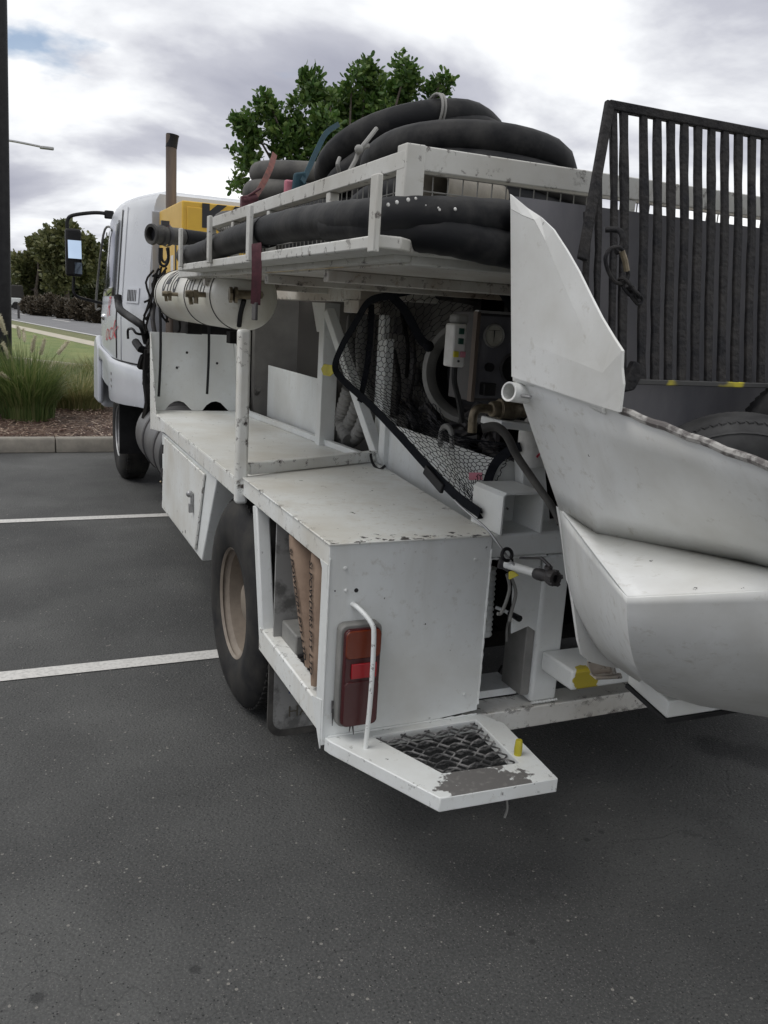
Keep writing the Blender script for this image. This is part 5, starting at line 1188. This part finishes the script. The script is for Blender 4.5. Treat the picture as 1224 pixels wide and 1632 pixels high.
t = strap('cargo_strap', [at(540,198,Y=2.95), at(520,212,Y=2.86), at(505,240,Y=2.80), at(495,262,Y=2.75), at(482,290,Y=2.66)], .017, 'teal', 'teal webbing strap over the left flank of the highest coil')
q = at(462,299,Y=2.72); MB().box(q.x-.018,q.x+.018,q.y-.01,q.y+.01,q.z-.022,q.z+.022).build('strap_hook', M['pink'], t, bevel=.006)
q = at(478,285,Y=2.68); MB().prism([at(470,275,Y=2.68), at(488,273,Y=2.68), at(490,305,Y=2.68), at(466,308,Y=2.68)], (0,.02,0)).build('strap_bundle', M['teal'], t, bevel=.006)

# ---- cargo net drawn across the service bay
NET = thing('cargo_net', at(640,600,X=1.46), 'black knotted cargo net with webbing edge stretched across the pump bay', 'net')
ctl = [[(584,480,1.40),(625,470,1.46),(700,452,1.58),(815,445,1.70)],
       [(550,540,1.385),(605,545,1.42),(660,545,1.52),(745,500,1.66)],
       [(536,590,1.385),(590,600,1.42),(655,610,1.50),(700,605,1.60)],
       [(575,632,1.39),(625,650,1.44),(670,665,1.50),(722,690,1.54)],
       [(640,700,1.37),(675,700,1.46),(730,705,1.485),(822,712,1.475)],
       [(720,785,1.352),(725,755,1.455),(752,748,1.47),(800,748,1.46)],
       [(768,818,1.345),(768,815,1.350),(772,812,1.36),(778,800,1.38)]]
G = [[at(x, y, X=X_) for x, y, X_ in row] for row in ctl]
rowsN = [catmull(row, 10) for row in G]; nc = len(rowsN[0])
colN = [catmull([rowsN[i][j] for i in range(len(rowsN))], 10) for j in range(nc)]
def netpt(u, v):
    a = u*(nc-1); i = min(int(a), nc-2); f = a-i; b = v*(len(colN[0])-1); j = min(int(b), len(colN[0])-2); g = b-j
    p = colN[i][j].lerp(colN[i+1][j], f).lerp(colN[i][j+1].lerp(colN[i+1][j+1], f), g)
    w = .012*math.sin(u*17+v*5)*math.sin(v*11+1)
    return p+Vector((-w*.7,-w*.5,w*.3))
nm = MB(); NU, NV = 19, 44; r = random.Random(9)
def jit(i, j): r2 = random.Random(i*131+j); return r2.uniform(-.16,.16), r2.uniform(-.16,.16)
def hexv(i, j):
    # brick lattice: vertices of hexagons
    du, dv = jit(i, j); x = (i + du)/(NU*2); y = (j + (.18 if (i+j)%2 else -.18) + dv*.7)/NV
    return netpt(min(max(x,0),1), min(max(y,0),1))
def seg3(a, b, w=.0014, sag=.0):
    mid = a.lerp(b,.5)+Vector((r.uniform(-1,1),r.uniform(-1,1),r.uniform(-1,1)))*.0022
    nm.tube([a, mid, b], w, 3, cap=False)
for j in range(NV+1):
    for i in range(NU*2):
        seg3(hexv(i, j), hexv(i+1, j))
for j in range(NV):
    for i in range(NU*2+1):
        if (i+j) % 2: seg3(hexv(i, j), hexv(i, j+1))
nm.build('cord_mesh', M['web'], NET, kind='stuff', smooth=None)
def flatband(name, pts, w, mat, par, n=(-.75,-.6,.1), th=.004):
    Q = catmull(pts, 6); vs = []; n = Vector(n)
    for i, p in enumerate(Q):
        d = (Q[min(i+1,len(Q)-1)]-Q[max(i-1,0)]).normalized(); s = d.cross(n).normalized()*(w[i*len(w)//len(Q)] if isinstance(w, list) else w)/2; nn = d.cross(s).normalized()*th/2
        vs += [p-s-nn, p+s-nn, p+s+nn, p-s+nn]
    fs = [(3,2,1,0), tuple(4*(len(Q)-1)+k for k in range(4))]
    for i in range(len(Q)-1):
        for k in range(4): fs.append((4*i+k, 4*i+(k+1)%4, 4*i+4+(k+1)%4, 4*i+4+k))
    return MB().add(vs, fs).build(name, M[mat], par)
def ap(L_): return [at(x, y, X=X_) for x, y, X_ in L_]
flatband('edge_webbing', ap([(712,448,1.58),(660,462,1.48),(620,471,1.42),(588,481,1.385),(566,515,1.378),(545,552,1.375),(534,585,1.375),(548,607,1.376),(590,645,1.376),(635,692,1.362),(680,742,1.352),(725,788,1.34),(765,818,1.335)]), .030, 'web', NET)
flatband('cross_webbing', ap([(622,470,1.41),(640,488,1.43),(655,512,1.45),(670,540,1.49),(684,552,1.52)]), .034, 'web', NET)
flatband('cross_webbing', ap([(592,485,1.42),(590,540,1.43),(582,600,1.42),(573,640,1.42)]), .026, 'web', NET)
flatband('edge_webbing', ap([(768,826,1.35),(772,795,1.38),(778,765,1.41),(790,738,1.44),(812,718,1.46),(830,712,1.48)]), .030, 'web', NET)
flatband('edge_webbing', ap([(775,438,1.62),(800,465,1.64),(818,495,1.66)]), .030, 'web', NET)
flatband('top_webbing', ap([(664,452,1.60),(720,448,1.60),(780,440,1.62),(818,436,1.66)]), .034, 'web', NET)
q = at(683,552,X=1.515); MB().ball(q, .022, 6).build('knot', M['web'], NET)
q = at(688,762,X=1.338); MB().beam(at(678,748,X=1.337), at(706,780,X=1.337), .034, .014, up=(-1,-.5,0)).build('buckle', M['black'], NET, bevel=.004)
q = ap([(748,753,1.45),(769,753,1.45),(769,765,1.45),(748,765,1.45)]); MB().prism(q, (-.002,0,0)).build('net_tag', M['pink'], NET)
q = ap([(513,588,1.40),(518,580,1.40),(532,582,1.40),(535,592,1.40),(527,600,1.40),(517,598,1.40)]); MB().prism(q, (-.006,0,0)).build('strap_hook', M['ylab'], NET, bevel=.002)
P = catmull([at(590,720,X=1.44), at(594,738,X=1.42), at(604,748,X=1.42), at(614,742,X=1.44)],5); MB().tube(P, .006, 7).build('tie_cord', M['black'], NET)

# ---- bottle
BO = thing('plastic_bottle', at(840,742,Y=2.27), 'white plastic bottle with a red stripe wedged under the valve shelf', 'bottle')
q = at(846,742,Y=2.27); zz = q.z
MB().lathe([(.0,0),(.040,0),(.044,.006),(.044,.10),(.041,.122),(.026,.145),(.018,.155),(.018,.17)], q, (-.06,0,1), 28, False).build('bottle_body', M['bottle'], BO)
MB().lathe([(.019,.165),(.020,.167),(.019,.19),(.010,.20),(.006,.205),(.0,.206)], q, (-.06,0,1), 20, False).build('cap', M['bottle'], BO)
MB().beam(q+Vector((-.012,-.0455,.035)), q+Vector((.022,-.040,.068)), .002, .007, up=(0,0,1)).build('printed_stripe', M['redink'], BO)

# ---- spray wand clipped at the rear beam
SW = thing('blow_gun', at(850,910,Y=1.98), 'short white pipe with dark ball valve sticking out past the rear beam', 'valve')
a, b, c, d_ = at(806,899,Y=2.08), at(858,915,Y=1.97), at(885,922,Y=1.90), at(908,928,Y=1.84)
MB().tube([a, b], .0125, 14).build('pipe', M['white'], SW)
MB().lathe([(.0165,0),(.018,.01),(.018,.03),(.0155,.035),(.0155,.055),(.020,.058),(.022,.062),(.022,.085),(.0155,.088),(.0125,.088),(.0115,.06)], b-(c-b).normalized()*.01, (d_-b), 14, False).build('valve_body', M['steel'], SW)
MB().lathe([(.0,0),(.013,0)], b+(d_-b).normalized()*.066, (d_-b), 12, False).build('bore', M['ink'], SW)
e = (d_-b).normalized(); 
for k in range(5):
    u = e.orthogonal().normalized(); v = e.cross(u); an = 2*math.pi*k/5; n_ = u*math.cos(an)+v*math.sin(an)
    cc = b+e*.070+n_*.021; MB().beam(cc-e*.009, cc+e*.009, .012, .007, up=n_).build('coupling_lug', M['steel'], SW, bevel=.002)
m = MB(); m.lathe([(.010,0),(.008,.02),(.012,.022),(.012,.03)], b.lerp(c,.55), (0,0,1), 10)
m.tube([at(877,903,Y=1.93), at(866,892,Y=1.96), at(862,889,Y=1.97)], .005, 6); m.beam(at(864,890,Y=1.97), at(829,889,Y=2.03), .012, .005); m.build('lever', M['steel'], SW)
MB().tube(catmull([at(795,897,Y=2.10), at(806,900,Y=2.09), at(815,906,Y=2.07)],4), .017, 8).build('clamp', M['steel'], SW)
MB().prism([at(812,912,Y=2.06), at(819,910,Y=2.05), at(828,917,Y=2.04), at(812,924,Y=2.05)], (0,.006,0)).build('yellow_tape', M['ylab'], SW, bevel=.001)
q = at(808,884,Y=2.06); P = [q+Vector((.017*math.cos(a), .004*math.sin(a), .017*math.sin(a))) for a in [2*math.pi*i/20 for i in range(20)]]
CR = thing('wire_hook', q, 'thin steel cable hook running from the deck edge to a black rubber ring', 'cable')
MB().tube(P, .0055, 8, closed=True).build('rubber_ring', M['black'], CR)
MB().tube(catmull([at(724,797,Y=2.30), at(740,812,Y=2.24), at(775,842,Y=2.13), at(795,868,Y=2.08), at(812,892,Y=2.055), at(822,903,Y=2.04)],5), .0036, 7).build('cable', M['galv'], CR)

# ---- powder bags standing in the tool box
def paper_bag(c, w, d, h, lean, label, seed):
    c = Vector(c); t = thing('powder_bag', c, label, 'paper bag', 'powder bags standing in the tool box'); r = random.Random(seed)
    rows = []; n = 20
    for j in range(9):
        f = j/8; z = c.z+h*f; row = []
        pin = 1-.55*abs(2*f-1)**5
        for k in range(n):
            a = 2*math.pi*k/n; ca, sa = math.cos(a), math.sin(a)
            sx = math.copysign(abs(ca)**.55, ca)*w/2; sy = math.copysign(abs(sa)**.55, sa)*d/2*pin
            row.append(Vector((c.x+sx+lean[0]*f+r.uniform(-.003,.003), c.y+sy+lean[1]*f+r.uniform(-.003,.003), z)))
        rows.append(row+[row[0]])
    m = MB().grid(rows); m.f = [q_[::-1] for q_ in m.f]; m.add(rows[-1][:-1], [tuple(range(n))]); m.build('sack', M['bag'], t, smooth=60)
    return t
BA = ((1.005,2.41,.490), .31, .120, .41, (-.04,.10)); BB = ((.985,2.275,.490), .325, .11, .41, (-.005,.035))
bagA = paper_bag(*BA, 'kraft paper powder bag farther from the rear panel of the tool box', 1)
bagB = paper_bag(*BB, 'kraft paper powder bag nearest the rear panel of the tool box', 2)
# lettering runs down the narrow left flank of each bag
def bag_text(t, B, yo, zc, size):
    c, w, d, h, lean = B
    def bend(p):   # reads downwards on the narrow left flank: text x -> -z, text up -> towards the rear
        z = zc - p.x; f = min(max((z-c[2])/h, 0), 1); pin = max(.9, 1-.55*abs(2*f-1)**5); dy = yo-p.y
        q = min(abs(dy/(d/2*pin)), .999); sa = q**(1/.55); ca = math.sqrt(max(0, 1-sa*sa))
        return Vector((lean[0]*f-(ca**.55)*w/2-.0045, dy+lean[1]*f, z-c[2]))
    text('bag_print', 'Si POWDERS PTY LTD', size, M['ink'], t, c, None, .0002, bend=bend, weight=.0005)
bag_text(bagA, BA, -.010, .690, .036)
bag_text(bagB, BB, -.004, .700, .036)

# ---- exhaust stack, compressor, cab
MB().lathe([(.036,0),(.036,1.62),(.033,1.62),(.033,1.2)], (1.098,6.27,1.08), (0,0,1), 28, False).build('exhaust_stack', M['exh'], T)
MB().lathe([(.038,0),(.040,.07),(.043,.085),(.036,.085),(.035,.03)], (1.098,6.27,2.615), (.12,0,1), 28, False).build('stack_cap', M['black'], T)
CO = bpy.data.objects.new('compressor_housing', None); COL.objects.link(CO); CO.parent = T; WL[CO.name] = Vector((2.0,5.85,1.1)); CO.location = WL[CO.name]-WL[T.name]
cz = at(282,318,Y=5.62).z; cxx = at(290,318,Y=5.62).x
MB().box(cxx+.05,2.95,5.66,6.2,1.05,1.698).build('engine_base', M['dark'], CO)
MB().prism([(cxx,5.62,1.70),(cxx,5.62,cz),(cxx+.9,5.62,cz),(2.95,5.62,cz),(2.95,5.62,1.70)], (0,.84,0)).build('canopy', M['yellow'], CO, bevel=.008)
MB().box(cxx+.03,2.2,5.612,5.6195,1.74,cz-.035).build('access_door', M['yellow'], CO, bevel=.003)
a = at(352,345,Y=5.61); text('painted_name', 'KA', .185, M['ink'], CO, (a.x+.03,5.6105,a.z-.012), cols((1,0,0),(0,0,1),(0,-1,0)), .0005, sx=1.25, weight=.010, shear=.0)
MB().box(cxx-.004,cxx,5.80,5.84,1.78,2.0).build('side_handle', M['ink'], CO); MB().box(cxx-.003,cxx,6.02,6.12,1.98,2.10).build('pink_sticker', M['pink'], CO)
MB().box(cxx-.002,cxx,5.9,6.0,1.75,1.9).build('worn_sticker', M['bottle'], CO)
MB().tube(catmull([at(258,395,Y=5.5),at(258,412,Y=5.5),at(263,418,Y=5.5),at(268,410,Y=5.5),at(266,395,Y=5.5)],5), .008, 7).build('cable_loop', M['black'], CO)

CA = bpy.data.objects.new('cab', None); COL.objects.link(CA); CA.parent = T; WL[CA.name] = Vector((2.0,7.7,.8)); CA.location = WL[CA.name]-WL[T.name]
PLAN = ((6.52,.965),(6.62,.935),(6.85,.882),(7.05,.845),(7.25,.825),(7.6,.822),(8.1,.835),(8.6,.862),(9.0,.915),(9.12,1.02))
def lean(z): return 0 if z < 1.45 else (z-1.45)*.075+max(0,z-2.28)*.5
def xplan(y, z=1.2):
    for (a_, p_), (b_, q_) in zip(PLAN, PLAN[1:]):
        if y <= b_: return p_+(q_-p_)*(y-a_)/(b_-a_)+lean(z)
    return PLAN[-1][1]+lean(z)
def section(z):
    fr = max(0, z-1.45)*.55; L_ = [Vector((x+lean(z), y-fr*max(0,(y-7.6)/1.5), z)) for y, x in PLAN]
    return L_ + [Vector((4-p.x, p.y, p.z)) for p in reversed(L_)]
secs = [section(z) for z in (.86,1.05,1.35,1.45,1.7,1.95,2.15,2.25,2.30,2.34)]
top = [Vector((p.x+(2-p.x)*.05, p.y+(7.6-p.y)*.05, 2.368)) for p in secs[-1]]; secs.append(top)
m = MB(); n = len(secs[0])
for s_ in secs: m.v += [tuple(p) for p in s_]
for i in range(len(secs)-1):
    for k in range(n): m.f.append((i*n+k, (i+1)*n+k, (i+1)*n+(k+1)%n, i*n+(k+1)%n))
m.f.append(tuple((len(secs)-1)*n+k for k in range(n))[::-1]); m.f.append(tuple(range(n)))
m.build('cab_shell', M['cab'], CA, smooth=38)
def side_patch(name, y0_, y1_, z0_, z1_, mat, off=.004, ny=8):
    rows = [[Vector((xplan(y0_+(y1_-y0_)*i/ny, z)-off, y0_+(y1_-y0_)*i/ny - max(0,z-1.45)*.55*max(0,(y0_+(y1_-y0_)*i/ny-7.6)/1.5), z)) for i in range(ny+1)] for z in [z0_+(z1_-z0_)*j/7 for j in range(8)]]
    return MB().grid(rows).build(name, mat, CA, solid=.003)
side_patch('side_window', 7.30, 8.75, 1.62, 2.18, M['glass'])
side_patch('door_seal', 7.16, 7.19, 1.14, 2.27, M['black'], .003); side_patch('window_trim', 7.25, 7.29, 1.6, 2.2, M['black'], .008)
MB().tube(catmull([(.86,8.72,1.5),(.83,8.75,1.55),(.87,8.40,2.15),(.93,8.32,2.22)],5), .010, 8).build('grab_rail', M['greyp'], CA)
MB().ball(at(167,505,X=.84), .032, 8).build('door_handle', M['chrome'], CA)
side_patch('panel_seam', 7.02, 7.032, 1.12, 2.28, M['cabdark'], .002); side_patch('fender_gap', 6.56, 8.6, 1.122, 1.134, M['black'], .004)
# vent on the rear corner panel
vy0, vy1 = 6.66, 6.92
def cp(y, z, o): 
    n_ = Vector((-.92,-.39,0)); return Vector((xplan(y,z), y, z))+n_*o
zv1, zv0 = at(199,459,X=.9).z, at(199,482,X=.9).z
for nm_, a_, b_, z0_, z1_, o_, mt_ in [('vent_frame',vy0,vy1,zv0,zv1,.006,'cab')]+[('vent_slot',vy0+.05+.032*k,vy0+.065+.032*k,zv0+.014,zv1-.014,.0095,'ink') for k in range(6)]:
    MB().add([cp(a_,z0_,o_),cp(b_,z0_,o_),cp(b_,z1_,o_),cp(a_,z1_,o_)], [(0,1,2,3)]).build(nm_, M[mt_], CA, solid=.006 if nm_=='vent_frame' else .001, smooth=None)
# lower fender panel, corner panel, bumper
pts_ = ((6.50,.957,.82,1.10),(6.64,.925,.815,1.105),(6.88,.868,.80,1.115),(7.10,.828,.79,1.12),(7.30,.810,.785,1.125),(7.40,.808,.80,1.13),(7.48,.808,.97,1.135),(7.9,.812,1.06,1.15),(8.4,.83,1.07,1.16),(8.85,.87,1.0,1.16))
MB().grid([[Vector((x, y, zl+(zh-zl)*t)) + Vector((.012*(t if t > .9 else 0), 0, 0)) for y, x, zl, zh in pts_] for t in (0,.3,.6,.9,1)]).build('fender_panel', M['cab'], CA, solid=.03, bevel=.006, smooth=30)
for z in (.90,.95,1.0): MB().box(.795,.803,7.25,7.36,z,z+.02).build('step_slot', M['greyp'], CA)
MB().box(.90,3.10,9.06,9.22,.52,1.02).build('bumper', M['cab'], CA, bevel=.05, seg=4)
MB().prism([(.83,8.72,.60),(.83,9.12,.60),(.83,9.12,.98),(.835,9.06,1.20),(.84,8.92,1.25),(.84,8.76,1.13)], (.06,0,0)).build('corner_panel', M['cab'], CA, bevel=.03, seg=3)
MB().box(1.9,2.9,9.12,9.125,1.3,1.9).build('windscreen', M['glass'], CA)
rbox('mudguard_flap', (.87,1.32,7.38,7.41,.33,.834), M['black'], CA); rbox('wheel_arch', (1.0,1.45,7.45,8.6,.84,.858), M['black'], CA)
rbox('step_bracket', (1.05,1.3,6.5,7.3,.45,.80), M['dark'], CA)
# recessed rear wall of the cab
MB().box(1.005,2.995,6.505,6.519,.95,2.22).build('rear_wall', M['cabdark'], CA, bevel=.004)
for x in (1.12,1.35): MB().box(x,x+.07,6.495,6.504,2.15,2.17).build('rear_vent', M['steel'], CA)
rbox('lower_rear_dark', (1.02,3.0,6.40,6.50,.56,1.12), M['dark'], CA)
# roof ribs
for k in range(8): MB().box(1.12+.23*k,1.27+.23*k,6.62,7.9,2.350,2.376).build('roof_rib', M['cab'], CA, bevel=.013, seg=3)
# snorkel pipe, brackets
MB().tube(catmull([at(188,471,X=.80), at(189,485,X=.80), at(192,494,X=.80), at(205,504,X=.84), at(217,512,X=.87), at(228,522,X=.91), at(234,545,X=.95)],5), .028, 12).build('grab_pipe', M['black'], CA)
MB().tube(catmull([at(204,540,X=.83), at(204,526,X=.83), at(211,524,X=.84), at(217,531,X=.86), at(226,533,X=.90)],5), .009, 7).build('lock_lever', M['black'], CA)
MB().tube([at(216,545,X=.86), at(224,556,X=.88), at(235,560,X=.93)], .028, 8).build('tilt_hook', M['black'], CA)
m = MB(); r = random.Random(12)
for k in range(12):
    a0 = at(r.uniform(236,246), r.uniform(540,600), Y=6.2); P = [a0]
    for j in range(3): P.append(P[-1]+Vector((r.uniform(-.05,.08), r.uniform(-.06,.06), r.uniform(-.22,.05))))
    m.tube(catmull(P,3), r.uniform(.012,.035), 6)
m.build('hoses_behind_cab', M['dark'], CA)
# cursive red lettering on the side
def side_bend(yc, zc, k=1.0):
    def f(p):
        z = zc+p.y+p.x*.18; y = yc-p.x*k; return Vector((xplan(y, z)-.006-p.z-1.0, y-yc, z-zc))
    return f
text('door_lettering', 'R', .24, M['redink'], CA, (1.0,7.62,1.52), None, .0006, bend=side_bend(7.62,1.52,1.6), shear=.4, weight=-.004)
text('door_lettering', 'ock', .22, M['redink'], CA, (1.0,7.55,1.33), None, .0006, bend=side_bend(7.55,1.33,2.4), shear=.5, weight=-.004)
# mirror on its arms
MR = bpy.data.objects.new('wing_mirror', None); COL.objects.link(MR); MR.parent = T; WL[MR.name] = at(117,400,Y=8.35); MR.location = WL[MR.name]-WL[T.name]
a, b = at(104,363,Y=8.35), at(131,441,Y=8.35)
MB().box(a.x,b.x,8.36,8.46,b.z,a.z).build('mirror_housing', M['black'], MR, bevel=.02, seg=3)
g0_, g1_ = at(108,382,Y=8.35), at(130,413,Y=8.35)
def mirror_glass(p, q, tilt, name):
    w = q.x-p.x; h = p.z-q.z; c = (p+q)/2
    mm = MB().prism([c+Vector((-w/2,-.004+tilt*h/2,-h/2)), c+Vector((w/2,-.004+tilt*h/2,-h/2)), c+Vector((w/2,-.004-tilt*h/2,h/2)), c+Vector((-w/2,-.004-tilt*h/2,h/2))], (0,.004,0)); return mm.build(name, M['mirror'], MR)
mirror_glass(g0_, g1_, -.12, 'mirror_glass'); mirror_glass(at(119,418,Y=8.335), at(131,437,Y=8.335), .2, 'wide_angle_glass')
MB().tube(catmull([at(107,364,Y=8.42), at(108,350,Y=8.42), at(117,343,Y=8.42), at(150,339,Y=8.45), at(172,341,Y=8.5), at(183,345,Y=8.5)],6), .016, 10).build('mirror_arm', M['black'], MR)
m = MB().tube(catmull([at(118,441,Y=8.42), at(117,462,Y=8.42), at(122,472,Y=8.42), at(140,478,Y=8.5), at(166,484,Y=8.6)],6), .013, 10); m.build('lower_mirror_arm', M['black'], MR)
MB().box(at(172,340,Y=8.5).x-.03, at(172,340,Y=8.5).x+.05, 8.47,8.53, at(172,343,Y=8.5).z-.03, at(172,343,Y=8.5).z+.04).build('arm_clamp', M['black'], MR, bevel=.01)
